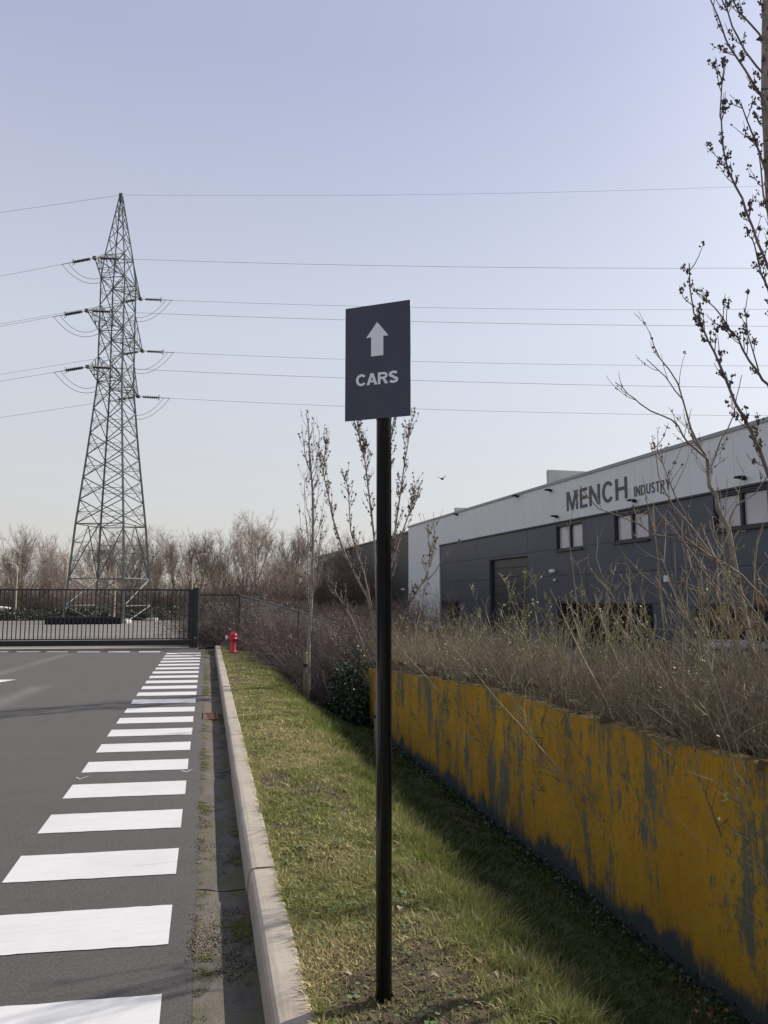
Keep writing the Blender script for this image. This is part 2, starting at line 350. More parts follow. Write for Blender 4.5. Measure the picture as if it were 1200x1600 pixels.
# crosswalk stripes, each a piece of the road
for i in range(23):
    y0 = 2.08 + .957*i
    if y0 > 23.7: break
    xr0, xl0 = kx(-.128, y0), kx(-1.10, y0)
    h = .485
    b = MB(); ns = 16; vs = []; rj = random.Random(300+i)
    for q in range(ns+1):
        u_ = q/ns; x_ = xl0+(xr0-xl0)*u_; ya = y0+.075*(1-u_); yb = y0+h+.065*(1-u_); ex = rj.uniform(-.004, .004) if q in (0, ns) else 0
        vs += [(x_+ex, ya+rj.uniform(-.0035, .0035), .004), (x_+rj.uniform(-.003, .003)*(q in (0, ns)), yb+rj.uniform(-.0035, .0035), .004)]
    b.add(vs, [(2*q, 2*q+2, 2*q+3, 2*q+1) for q in range(ns)])
    b.build('crosswalk_stripe', M['paint'], road)
for x0, x1 in ((-1.88, -1.27), (-2.79, -2.15), (-3.68, -3.02), (-4.58, -3.96), (-5.46, -4.78), (-6.4, -5.7), (-7.3, -6.6)):
    b = MB(); y0 = 24.06 - .235*(x0+1.27); y1 = 24.06 - .235*(x1+1.27)
    b.add([(x0, y0, .004), (x1, y1, .004), (x1, y1+.34, .004), (x0, y0+.34, .004)], [(0, 1, 2, 3)]); b.build('edge_dash', M['paint'], road)
b = MB(); b.add([(-3.62, 16.85, .004), (-3.98, 15.95, .004), (-6.0, 10.6, .004), (-6.25, 10.9, .004), (-4.28, 16.25, .004), (-4.18, 16.5, .004), (-6.8, 16.9, .004), (-6.8, 17.25, .004)], [(0, 5, 4, 1), (1, 4, 3, 2), (0, 7, 6, 5)])
b.build('painted_corner', M['paint'], road)
for (cx, cy) in ((-1.07, 7.62), (-.14, 7.7)):          # chalked setting-out ticks left beside the stripes
    b = MB()
    for dx, dy in ((-.045, .1), (.06, .12)):
        b.add([(cx, cy, .004), (cx+.012, cy, .004), (cx+dx+.008, cy+dy, .004), (cx+dx, cy+dy, .004)], [(0, 1, 2, 3)])
    b.build('layout_mark', M['paint'], road)
# gutter slabs and kerb stones
rng = random.Random(5)
gut = MB(); gut.box(kx(-.012, 12)-.03, .34, -9, 26, -.14, -.045); gut = tag(gut.build('gutter', M['soil']), kind='structure')
for i in range(-1, 7):
    y0 = 4.68 + 3.05*(i-1) + .008; y1 = y0 + 3.05 - .016
    b = MB(); vs = []
    ny = 8
    for j in range(ny+1):
        y = y0 + (y1-y0)*j/ny
        for x, z in ((-.004, -.001), (.05, -.006), (.12, -.02), (.145, -.024), (.2, -.024), (.285, -.018)):
            vs.append((kx(x, y), y, z + rng.uniform(-.002, .002)))
    b.add(vs, [(j*6+k, j*6+k+1, j*6+6+k+1, j*6+6+k) for j in range(ny) for k in range(5)])
    n0 = len(vs)
    b.box(kx(-.002, y0), kx(.283, y0), y0+.001, y1-.001, -.06, -.03)
    b.build('gutter_slab', M['gutter'], gut, True)
kerb = empty('kerb', (0, 0, 0), kind='structure')
for i in range(-1, 8):
    y0 = 4.6 + 2.92*(i-1) + .006; y1 = min(y0 + 2.92 - .012, 25.4)
    if y1 < y0+.2: continue
    b = MB(); dz = rng.uniform(-.004, .004); dx = rng.uniform(-.003, .003); ny = 10; vs = []
    prof = [(.272, -.06), (.279, .06), (.284, .095), (.292, .112), (.306, .121), (.33, .124), (.42, .124), (.432, .118), (.435, -.06)]
    m = len(prof)
    for j in range(ny+1):
        y = y0 + (y1-y0)*j/ny; chip = .006 if j in (0, ny) else 0
        for q, (px, pz) in enumerate(prof):
            jit = rng.uniform(-.0025, .0025) if 1 < q < 8 else 0
            vs.append((kx(px, y)+dx+jit, y + (rng.uniform(-.004, .004) if j in (0, ny) else 0), pz+dz+jit*.6 - (chip if 2 < q < 8 else 0)))
    fs = [(j*m+k, j*m+k+1, j*m+m+k+1, j*m+m+k) for j in range(ny) for k in range(m-1)]
    fs += [tuple(range(m)), tuple(ny*m+k for k in range(m-1, -1, -1))]
    b.add(vs, [tuple(reversed(f)) for f in fs]); b.build('kerb_stone', M['kerb'], kerb)
# verge
vx = np.concatenate([np.linspace(.425, 1.2, 26), np.linspace(1.24, 2.84, 40)]); vy = np.concatenate([np.linspace(-3, 1.9, 8), np.linspace(2.0, 8, 90), np.linspace(8.15, 26, 100)])
nr = np.random.default_rng(3)
def hash2(X, Y, s):
    """smooth value noise, numpy"""
    X = X*s + 31.7; Y = Y*s + 17.3; xi = np.floor(X).astype(int); yi = np.floor(Y).astype(int); fx = X-xi; fy = Y-yi
    fx = fx*fx*(3-2*fx); fy = fy*fy*(3-2*fy)
    h = lambda a, b: np.modf(np.abs(np.sin(a*127.1 + b*311.7)*43758.5453))[0]
    return (h(xi, yi)*(1-fx)+h(xi+1, yi)*fx)*(1-fy) + (h(xi, yi+1)*(1-fx)+h(xi+1, yi+1)*fx)*fy
def vz(X, Y):
    e = np.clip((X-.45)/.15, 0, 1)
    return verge_z(X-SK*(np.asarray(Y, float)-5)*.6, Y) - .012 + e*((hash2(X, Y, 3)-.5)*.035 + (hash2(X, Y, 11)-.5)*.018 + (hash2(X, Y, 30)-.5)*.008)
XX, YY = np.meshgrid(vx, vy)
def gridskew():
    n, m = XX.shape; Xs = XX + SK*(YY-5)*np.clip((2.84-XX)/2.4, 0, 1)
    v = np.stack([Xs, YY, vz(Xs, YY)], -1).reshape(-1, 3); i = np.arange(n*m).reshape(n, m)
    f = np.stack([i[:-1, :-1], i[:-1, 1:], i[1:, 1:], i[1:, :-1]], -1).reshape(-1, 4)
    return nmesh('grass_verge', v, f, M['soil'], smooth=True)
tag(gridskew(), kind='structure')

def bare_patch(X, Y):
    """1 where the turf is worn away"""
    p = np.exp(-(((X-.98)/.30)**2 + ((Y-3.15)/.85)**2)) + .7*np.exp(-(((X-.62)/.2)**2 + ((Y-3.0)/.28)**2))
    n = hash2(X, Y, 2.3)*.55 + hash2(X, Y, 7)*.45
    return np.clip(p*1.1 + np.clip((n-.50)*4.5, 0, .93)*np.clip((2.0-X)/.4, 0, 1), 0, 1)
def blades(n, x0, x1, y0, y1, hmul, wmul):
    X = nr.uniform(x0, x1, n); Y = nr.uniform(y0, y1, n); X = np.where(True, X, X)
    keep = nr.random(n) > bare_patch(X, Y)*.93; X, Y = X[keep], Y[keep]
    X = X + SK*(Y-5); n = len(X)
    lush = np.clip((X-1.05)/.35, 0, 1)*np.clip((2.4-X)/.5, .25, 1)              # longer growth on the bank
    cl = hash2(X, Y, 5)*.6 + hash2(X, Y, 14)*.4
    h = (.012 + .032*nr.random(n)**1.8*(.3+1.2*cl) + lush*.10*nr.random(n)*(.3+cl))*hmul
    wd = (.0020 + .0022*nr.random(n))*wmul; a = nr.uniform(0, 6.283, n); lean = (nr.uniform(.1, 1.1, n) + .8*(1-lush)*nr.random(n))*h
    la = nr.uniform(0, 6.283, n); Z = vz(X, Y) - .003
    cx, sx = np.cos(a)*wd, np.sin(a)*wd; lx, ly = np.cos(la)*lean, np.sin(la)*lean
    v = np.zeros((n, 5, 3)); 
    for k, (s, t) in enumerate(((-1, 0), (1, 0), (-.75, .55), (.75, .55), (0, 1))):
        v[:, k, 0] = X + s*cx + lx*t*t; v[:, k, 1] = Y + s*sx + ly*t*t; v[:, k, 2] = Z + h*t*(1-.25*t*np.minimum(lean/h, 1))
    i = np.arange(n)[:, None]*5
    f = np.concatenate([i+np.array([0, 1, 3]), i+np.array([0, 3, 2]), i+np.array([2, 3, 4])], 0)
    patch = hash2(X, Y, 1.7)*.5 + hash2(X, Y, 4.1)*.5
    dry = np.clip(nr.random(n)*.75 + patch*1.0 - .38 - lush*.25, 0, 1)[:, None]
    g0 = np.array([.15, .19, .04]); g1 = np.array([.235, .27, .06]); d0 = np.array([.47, .385, .19])
    u = nr.random((n, 1)); c = (g0*(1-u)+g1*u)*(1-dry) + d0*dry
    c = c*(1-np.clip((X-1.55)/.35, 0, 1)[:, None]*np.array([.76, .68, .76]))*(.75+.5*nr.random((n, 1)))   # ditch blades darkened: the shade there is put into their colour
    t = np.concatenate([c, np.ones((n, 1))], 1); t = np.repeat(t[:, None], 5, 1).reshape(-1, 4)
    return v.reshape(-1, 3), f, t
vs, fs, ts, off = [], [], [], 0
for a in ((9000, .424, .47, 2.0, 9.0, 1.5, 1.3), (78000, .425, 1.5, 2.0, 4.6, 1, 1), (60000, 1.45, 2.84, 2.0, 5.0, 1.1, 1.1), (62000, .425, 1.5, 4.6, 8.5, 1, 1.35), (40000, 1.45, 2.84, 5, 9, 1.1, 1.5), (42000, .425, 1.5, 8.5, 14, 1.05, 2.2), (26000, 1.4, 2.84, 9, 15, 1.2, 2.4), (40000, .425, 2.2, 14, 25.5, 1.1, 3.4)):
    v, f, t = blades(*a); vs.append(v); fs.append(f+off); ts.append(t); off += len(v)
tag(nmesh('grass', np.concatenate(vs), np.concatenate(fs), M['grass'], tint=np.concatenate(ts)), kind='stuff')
# crumbs of soil, moss and litter: bare patch and gutter edges
def crumbs(name, X, Y, Z, s, c):
    n = len(X); base = np.array([(1, 0, 0), (-.5, .87, 0), (-.5, -.87, 0), (0, 0, .9), (0, 0, -.7)], float)
    v = base[None]*(s[:, None, None]*nr.uniform(.5, 1.5, (n, 5, 3))); a = nr.uniform(0, 6.283, n); ca, sa = np.cos(a)[:, None], np.sin(a)[:, None]
    x = v[..., 0]*ca - v[..., 1]*sa; y = v[..., 0]*sa + v[..., 1]*ca
    v = np.stack([x+X[:, None], y+Y[:, None], v[..., 2]+Z[:, None]], -1)
    i = np.arange(n)[:, None]*5; f = np.concatenate([i+np.array(q) for q in ([0, 1, 3], [1, 2, 3], [2, 0, 3], [1, 0, 4], [2, 1, 4], [0, 2, 4])], 0)
    t = np.concatenate([np.repeat(c[:, None], 5, 1), np.ones((n, 5, 1))], -1).reshape(-1, 4)
    return tag(nmesh(name, v.reshape(-1, 3), f, M['crumb'], tint=t), kind='stuff')
n = 26000; X = nr.uniform(.43, 1.6, n); Y = 2.0+7*nr.random(n)**1.5; k = nr.random(n) < bare_patch(X, Y); X, Y = X[k], Y[k]
u = nr.random((len(X), 1)); crumbs('soil_crumbs', X, Y, vz(X, Y)+.001, nr.uniform(.0025, .011, len(X))*nr.random(len(X))**.6, np.array([.05, .038, .025])*(1-u)+np.array([.17, .135, .085])*u)
n = 120000; Y = 2.2 + 17*nr.random(n)**1.8; e = nr.random(n)
X = np.where(e < .42, nr.normal(.022, .026, n), np.where(e < .8, .272-np.abs(nr.normal(0, .05, n)), nr.uniform(0, .27, n)))
dn = hash2(X*2.5, Y, 1.4)*.5 + hash2(X*1.5, Y, 5)*.3 + hash2(X, Y, 22)*.35; k = (dn > .52) & (nr.random(n) < np.clip((dn-.52)*3.2, .03, 1)); X, Y, dn = X[k], Y[k], dn[k]; X = np.clip(X, -.07, .27)
u = nr.random((len(X), 1)); gr = (hash2(X*2, Y, 3.1) + .25*nr.random(len(X)) > .72)[:, None]
crumbs('gutter_moss', kx(X, Y), Y, np.interp(X, [-.06, 0, .05, .14, .28], [.001, .0, -.006, -.023, -.018])+.0005, nr.uniform(.0015, .006, len(X))*(.6+.8*np.clip((dn-.6)*4, 0, 1)), np.where(gr, np.array([.11, .115, .04])*(.6+.6*u), np.array([.05, .042, .032])*(1-u)+np.array([.24, .205, .155])*u))

# ------------------------------------------------------------------ lichen wall
b = MB(); N = 70; rng = random.Random(9); vs = []
Ytop = [(-2, .80), (3.2, .79), (4.0, .76), (5.3, .73), (7, .72), (8.5, .68), (10.5, .56), (12, .48), (13.4, .40)]
for i in range(N+1):
    y = -2 + 15.5*i/N; zt = np.interp(y, [a for a, _ in Ytop], [a for _, a in Ytop]) + rng.uniform(-.008, .008)
    for x, z in ((2.86, -.9), (2.855, -.25), (2.85, zt-.012), (2.855, zt-.004), (2.865, zt), (2.99, zt+rng.uniform(-.006, .006)), (3.0, zt-.02), (3.0, -.9)):
        vs.append((x + rng.uniform(-.004, .004), y, z))
b.add(vs, [(i*8+k, i*8+8+k, i*8+8+k+1, i*8+k+1) for i in range(N) for k in range(7)] + [tuple(range(8)), tuple(N*8+k for k in range(7, -1, -1))])
wall = b.build('concrete_wall', M['wall']); tag(wall, 'long concrete wall crusted with yellow orange lichen along the ditch', 'wall')

# ------------------------------------------------------------------ lattice pylon
PC = Vector((-6.12, 53.77, -.05)); AX = R(69.45)
py = empty('lattice_pylon', PC, AX, label='tall steel lattice pylon with six cross arms behind the black gate', cat='pylon')
py.rotation_euler = (R(.1), R(-.0), AX)
ZP = [0, 1.1, 2.85, 6.4, 8.0, 9.5, 11.0, 12.5, 14.2, 16.05, 17.8, 19.55, 21.4, 23.3, 25.0, 26.2, 27.2, 28.1, 28.9, 29.6]
def rr(z): return float(np.interp(z, [0, 6.4, 11.6, 16.05, 23.3, 25, 29.6], [2.9, 2.32, 1.68, 1.22, 1.2, .98, .10]))
def cor(k, z):
    t = R(45 + 90*k); r = rr(z); lean = -.012*z
    return Vector((r*math.cos(t), r*math.sin(t) - lean*-1.0*-1.0, z))
for k in range(4):
    b = MB(); b.tube([cor(k, z) for z in ZP], [float(np.interp(z, [0, 12, 29.6], [.085, .07, .04])) for z in ZP], 4); b.build('leg', M['steel'], py)
    b = MB(); q = cor(k, 0); b.box(q.x-.35, q.x+.35, q.y-.35, q.y+.35, -.3, .25, .04); b.build('footing', M['firewall'], py)
def mid(a, b_, t=.5): return a + (b_-a)*t
sub = MB()
for i in range(len(ZP)-1):
    z0, z1 = ZP[i], ZP[i+1]; big = z0 >= 2.8
    for k in range(4):
        a0, a1, c0, c1 = cor(k, z0), cor(k, z1), cor((k+1) % 4, z0), cor((k+1) % 4, z1)
        rb = .034 if z1 < 24 else .026
        if i == 2:       # tall bottom panel: K bracing
            m0, m1 = mid(a0, c0), mid(a1, c1)
            for p, q in ((m1, a0), (m1, c0)):
                x = MB(); x.bar(p, q, rb*1.15); x.build('brace', M['steel'], py)
            for t in (.33, .66):
                sub.bar(mid(a0, a1, t), mid(a0, m1, t), .02); sub.bar(mid(c0, c1, t), mid(c0, m1, t), .02)
                sub.bar(mid(a0, a1, t), mid(a0, m1, t+.3), .018); sub.bar(mid(c0, c1, t), mid(c0, m1, t+.3), .018)
            sub.bar(mid(a0, m1, .5), mid(c0, m1, .5), .018)
        elif i == 0:
            x = MB(); x.bar(a0, c1, rb); x.build('brace', M['steel_light'], py)
        else:
            for p, q in ((a0, c1), (c0, a1)):
                x = MB(); x.bar(p, q, rb); x.build('brace', M['steel_light'] if i == 1 else M['steel'], py)
            if 3 <= i <= 12:
                ctr = mid(a0, c1, .5); sub.bar(mid(a0, a1), mid(c0, c1), .018); sub.bar(mid(a0, a1), mid(a0, c1, .25), .014); sub.bar(mid(c0, c1), mid(c0, a1, .25), .014); sub.bar(mid(a0, a1), mid(c0, a1, .75), .014); sub.bar(mid(c0, c1), mid(a0, c1, .75), .014)
        if i in (1, 2, 3) or abs(z0-16.05) < .01 or abs(z0-19.55) < .01 or abs(z0-23.3) < .01 or abs(z0-25) < .01 or i == 14:
            x = MB(); x.bar(a0, c0, .032); x.build('ring_beam', M['steel_light'] if i < 3 else M['steel'], py)
            if k < 2 and i > 2: sub.bar(a0, cor(k+2, z0), .02)
sub.build('secondary_bracing', M['steel'], py)['kind'] = 'stuff'
b = MB(); b.box(-.13, .13, .22, .48, 29.5, 29.75, .03); b.build('peak_cap', M['steel'], py)
Lx = lambda v: v
ARMS = [(-3.8, 23.3), (-4.45, 19.55), (-4.05, 16.05), (2.85, 23.2), (3.45, 19.5), (3.05, 16.0)]
tips = []
for kx_, z in ARMS:
    s = -1 if kx_ < 0 else 1; ka, kb = ((1, 2) if s < 0 else (0, 3)); tip = Vector((kx_, 0, z)); zu = z + 1.75
    lo = [cor(ka, z), cor(kb, z)]; hi = [cor(ka, zu), cor(kb, zu)]
    b = MB()
    for p in lo: b.bar(p, tip, .04)
    for p in hi: b.bar(p, tip, .034)
    for p, q in zip(lo, hi):
        for t in (.3, .6): b.bar(mid(p, tip, t), mid(q, tip, t), .02)
        b.bar(p, mid(q, tip, .3), .02); b.bar(mid(p, tip, .3), mid(q, tip, .6), .02)
    for t in (.25, .5, .75): b.bar(mid(lo[0], tip, t), mid(lo[1], tip, t), .02)
    b.bar(lo[0], mid(lo[1], tip, .25), .018); b.bar(mid(lo[1], tip, .25), mid(lo[0], tip, .5), .018)
    b.box(tip.x-.1, tip.x+.1, -.12, .12, z-.1, z+.1)
    b.build('cross_arm', M['steel'], py); tips.append(tip)
bpy.context.view_layer.update()
MW = py.matrix_world.copy(); MWI = MW.inverted()
# line directions in the world: to the right of the picture and to the left
CA = R(13.05)
def camdir(l, d): return Vector((l*math.cos(CA)+d*math.sin(CA), -l*math.sin(CA)+d*math.cos(CA), 0))
DR = camdir(1.0, -.10).normalized(); DL = camdir(-1.0, .20).normalized()
def wire(name, P, D, length, slope0, curve, label, r=.0105):
    pts = [P + D*t + Vector((0, 0, -slope0*t + curve*t*t)) for t in np.linspace(0, length, 36)]
    m = MB(); m.tube(pts, r, 4); return tag(m.build(name, M['wire']), label, 'power line', 'power lines strung from the pylon')
names = ['top left arm', 'middle left arm', 'lowest left arm', 'top right arm', 'middle right arm', 'lowest right arm']
ins_len = 1.2
for i, tip in enumerate(tips):
    T = MW @ tip
    ends = []
    for D, sl0 in ((DR, .08), (DL, .095)):
        d = (D + Vector((0, 0, -sl0))).normalized()
        A0 = T + d*.35; A1 = A0 + d*ins_len
        m = MB(); m.bar(MWI @ T, MWI @ A0, .02); prof = []
        Lm = MWI @ A0; Lm1 = MWI @ A1; ax = (Lm1-Lm).normalized(); q = Vector((0, 0, 1)).rotation_difference(ax).to_matrix()
        nd = 9
        mm = MB()
        for j in range(nd):
            z = ins_len*(j+.5)/nd; prof += [(.035, z-.06), (.105, z-.02), (.105, z+.012), (.035, z+.05)]
        mm.lathe(prof, 8); m.add([tuple(q @ Vector(v) + Lm) for v in mm.v], mm.f)
        m.build('insulator', M['ceramic'], py)
        rg = MB(); rp = [tuple(q @ Vector((.2*math.cos(t)*.5, .2*math.sin(t), 0)) + Lm1) for t in np.linspace(0, 6.283, 13)]; rg.tube(rp, .018, 4)
        rg.bar(Lm1, MWI @ (A1 + d*.85), .022); rg.build('arcing_ring', M['steel'], py)
        ends.append((A1 + d*.35, A1 + d*.8, d))
        wire('power_line', A1 + d*.4, d.copy() if False else D, 190, sl0, (.00052 if tip.x < 0 else .0006) if D is DR else .0004,
             ('power line running right' if D is DR else 'power line running left') + ' from the pylon\'s ' + names[i])
    for e in (0, 1):       # jumper loops hanging under the arm
        a, c = ends[0][e], ends[1][e]; m = MB(); pts = []
        for t in np.linspace(0, 1, 17):
            p = a + (c-a)*t; pts.append(MWI @ (p + Vector((0, 0, -(1.2+.25*e)*4*t*(1-t)))))
        m.tube(pts, .016, 4); m.build('jumper_cable', M['wire'], py)
top = MW @ Vector((0, .355, 29.65))
wire('power_line', top, DR, 190, .066, .0006, 'thin earth wire running right from the very top of the pylon', .008)
wire('power_line', top, DL, 190, .035, .0003, 'thin earth wire running left from the very top of the pylon', .011)

# ------------------------------------------------------------------ warehouse "MENCH INDUSTRY"
BA = math.atan2(-math.cos(R(2)), math.sin(R(2)))
bd = empty('warehouse', (16.02, 60.33, -.8), BA, label='grey and anthracite industrial building lettered MENCH INDUSTRY on its facade', cat='building')
S1 = 47.6
def part(name, mat, parent, *boxes, bev=0.0):
    m = MB()
    for bx in boxes: m.box(*bx, bev)
    return m.build(name, mat, parent)
part('core', M['frame'], bd, (.1, S1, .32, 34, 0, 8.0))
openings = [(25.15, 27.7, 4.7, 5.94), (30.42, 32.92, 4.74, 5.94), (36.8, 39.4, 4.72, 5.98), (42.6, 45.2, 4.72, 5.98), (16.6, 21.9, 0, 4.64), (25.1, 33.0, .25, 2.18), (7.8, 11.4, .25, 2.18), (35.6, 40.5, .25, 2.18), (42.5, 46.5, .25, 2.18)]
def cut(r):
    rs = [r]
    for (a0, a1, c0, c1) in openings:
        out = []
        for (x0, x1, z0, z1) in rs:
            if a1 <= x0 or a0 >= x1 or c1 <= z0 or c0 >= z1: out.append((x0, x1, z0, z1)); continue
            if c0 > z0: out.append((x0, x1, z0, c0))
            if c1 < z1: out.append((x0, x1, c1, z1))
            q0, q1 = max(z0, c0), min(z1, c1)
            if a0 > x0: out.append((x0, a0, q0, q1))
            if a1 < x1: out.append((a1, x1, q0, q1))
        rs = out
    return [q for q in rs if q[1]-q[0] > .02 and q[3]-q[2] > .02]
s = 0.0
while s < S1-.1:
    e = min(s+1.15, S1) if s < 6.8 else s+1.17
    if abs(e-7.6) < .75: e = 7.6
    e = min(e, S1); full = e <= 7.61
    part('light_panel', M['cladlight'], bd, (s+.006, e-.006, 0, .3, 0.0 if full else 6.13, 8.02)); s = e
cs = [7.6, 14.7, 21.9, 28.0, 34.3, 40.9, S1]; zs = [0, .85, 2.17, 3.47, 4.78, 6.05]
for i in range(len(cs)-1):
    for j in range(len(zs)-1):
        q = cut((cs[i]+.01, cs[i+1]-.01, zs[j]+.008, zs[j+1]-.008))
        for a, c, z0, z1 in q: part('dark_panel', M['claddark'], bd, (a+.001, c-.001, .06, .3, z0, z1))
part('drip_trim', M['frame'], bd, (7.6, S1, -.03, .3, 6.055, 6.125))
part('roof_coping', M['coping'], bd, (-.05, S1, -.05, .5, 8.025, 8.16))
part('roof_edge', M['coping'], bd, (-.02, .3, .5, 34, 8.0, 8.16), (.3, S1, .5, 33.9, 7.96, 8.06))
for a, top_ in ((23.3, 9.05), (9.3, 8.62)):
    part('firewall', M['firewall'], bd, (a, a+.3, .55, 30, 8.06, top_))
def window(a0, a1, z0, z1, npan, mat, sill=True):
    fr = part('window', M['frame'], bd, (a0, a1, .30, .315, z0, z1), (a0, a0+.07, .1, .3, z0, z1), (a1-.07, a1, .1, .3, z0, z1), (a0+.07, a1-.07, .1, .3, z1-.08, z1), (a0+.07, a1-.07, .1, .3, z0, z0+.1),
              *[(a0+(a1-a0)*k/npan-.06, a0+(a1-a0)*k/npan+.06, .12, .3, z0+.1, z1-.08) for k in range(1, npan)])
    for k in range(npan):
        p0 = a0+(a1-a0)*k/npan+.08; p1 = a0+(a1-a0)*(k+1)/npan-.08
        part('pane', mat, fr, (p0, p1, .22, .25, z0+.12, z1-.1))
    if sill: part('sill', M['frame'], fr, (a0-.05, a1+.05, -.06, .12, z0-.07, z0-.005))
for o in openings[:4]: window(*o, 2, M['pane'])
for o in openings[5:]: window(*o, max(3, int((o[1]-o[0])/1.3)), M['paned'])
dr = part('roller_door', M['frame'], bd, (16.6, 16.75, .1, .31, 0, 4.6), (21.75, 21.9, .1, .31, 0, 4.6), (16.6, 21.9, .1, .31, 4.6, 4.64))
for k in range(9): part('door_slat', M['door'], dr, (16.76, 21.74, .24, .29, k*.51+.004, k*.51+.502), bev=.012)
for s_, z_ in ((20.98, 7.94), (24.9, 7.74), (25.5, 6.35), (38.52, 6.33), (32.2, 6.33), (11.5, 7.9)):
    m = MB(); m.box(s_-.06, s_+.06, -.14, .0, z_-.04, z_+.05); m.prism([(-.36, z_+.02), (-.1, z_+.0), (-.1, z_+.08), (-.34, z_+.08)], 'x', s_-.13, s_+.13); m.build('wall_lamp', M['black'], bd)
part('security_light', M['whiteplastic'], bd, (24.6, 25.0, -.12, .06, 3.62, 3.8), bev=.03)
part('wall_box', M['whiteplastic'], bd, (33.9, 34.15, -.05, .06, 3.0, 3.25), bev=.02); part('camera_dome', M['whiteplastic'], bd, (24.95, 25.08, -.08, .06, 3.2, 3.33), bev=.03)
def arc(cx, cy, rx, ry, a0, a1, n=14):
    return [(cx+rx*math.cos(R(a0+(a1-a0)*i/n)), cy+ry*math.sin(R(a0+(a1-a0)*i/n))) for i in range(n+1)]
def glyph(ch, w, t):
    """closed outlines of a bold sans capital, height 1, width w, stroke t"""
    if ch == 'I': return [[(0, 0), (0, 1), (t, 1), (t, 0)]]
    if ch == 'H': return [[(0, 0), (0, 1), (t, 1), (t, .5+t*.42), (w-t, .5+t*.42), (w-t, 1), (w, 1), (w, 0), (w-t, 0), (w-t, .5-t*.42), (t, .5-t*.42), (t, 0)]]
    if ch == 'E': k = t*.85; return [[(0, 0), (0, 1), (w, 1), (w, 1-k), (t, 1-k), (t, .52+k/2), (w*.93, .52+k/2), (w*.93, .52-k/2), (t, .52-k/2), (t, k), (w, k), (w, 0)]]
    if ch == 'T': return [[(w/2-t/2, 0), (w/2-t/2, 1-t*.85), (0, 1-t*.85), (0, 1), (w, 1), (w, 1-t*.85), (w/2+t/2, 1-t*.85), (w/2+t/2, 0)]]
    if ch == 'M': return [[(0, 0), (0, 1), (1.35*t, 1), (w/2, .32), (w-1.35*t, 1), (w, 1), (w, 0), (w-t*.92, 0), (w-t*.92, .70), (w/2+.42*t, 0), (w/2-.42*t, 0), (t*.92, .70), (t*.92, 0)]]
    if ch == 'N': return [[(0, 0), (0, 1), (1.05*t, 1), (w-t, .36), (w-t, 1), (w, 1), (w, 0), (w-1.05*t, 0), (t, .64), (t, 0)]]
    if ch == 'Y': return [[(0, 1), (1.15*t, 1), (w/2, .56), (w-1.15*t, 1), (w, 1), (w/2+.5*t, .42), (w/2+.5*t, 0), (w/2-.5*t, 0), (w/2-.5*t, .42)]]
    if ch == 'C': return [arc(w*.53, .5, w*.53, .515, 38, 322, 24) + arc(w*.53, .5, w*.53-t, .515-t*.85, 318, 42, 24)]
    if ch == 'D': return [[(0, 0), (0, 1), (w*.4, 1)] + arc(w*.4, .5, w*.6, .5, 90, -90, 18)[1:], [(t, t*.85), (t, 1-t*.85), (w*.4, 1-t*.85)] + arc(w*.4, .5, w*.6-t, .5-t*.85, 90, -90, 18)[1:]]
    if ch == 'U': return [[(0, 1), (t, 1)] + arc(w/2, .38, w/2-t, .38-t*.85, 180, 360, 16) + [(w-t, 1), (w, 1)] + arc(w/2, .38, w/2, .39, 360, 180, 16)]
    if ch == 'R': return [[(0, 0), (0, 1), (w*.58, 1)] + arc(w*.58, .715, w*.36, .285, 90, -72, 12)[1:] + [(w, 0), (w-1.22*t, 0), (w*.46, .41), (t, .41), (t, 0)], [(t, .41+t*.8), (t, 1-t*.85), (w*.56, 1-t*.85)] + arc(w*.56, .715, w*.36-t*.85, .285-t*.83, 90, -90, 10)[1:]]
    if ch == 'A':
        k = w/2-.62*t; g_ = 1.1*t
        return [[(0, 0), (k, 1), (w-k, 1), (w, 0), (w-g_, 0), (w-g_-k*.22, .22), (g_+k*.22, .22), (g_, 0)], [(g_+k*.38, .38), (w/2, (w/2-g_)/k), (w-g_-k*.38, .38)]]
    if ch == 'S':
        c = arc(w/2, .735, w/2-t*.5, .28-t*.43, 22, 262, 14) + arc(w/2, .265, w/2-t*.5, .28-t*.43, 82, -158, 14)
        L, Rr = [], []
        for i in range(len(c)):
            a, b_ = c[max(i-1, 0)], c[min(i+1, len(c)-1)]; dx, dy = b_[0]-a[0], b_[1]-a[1]; l_ = math.hypot(dx, dy) or 1e-6
            L.append((c[i][0]-dy/l_*t*.5, c[i][1]+dx/l_*t*.46)); Rr.append((c[i][0]+dy/l_*t*.5, c[i][1]-dx/l_*t*.46))
        return [L + Rr[::-1]]
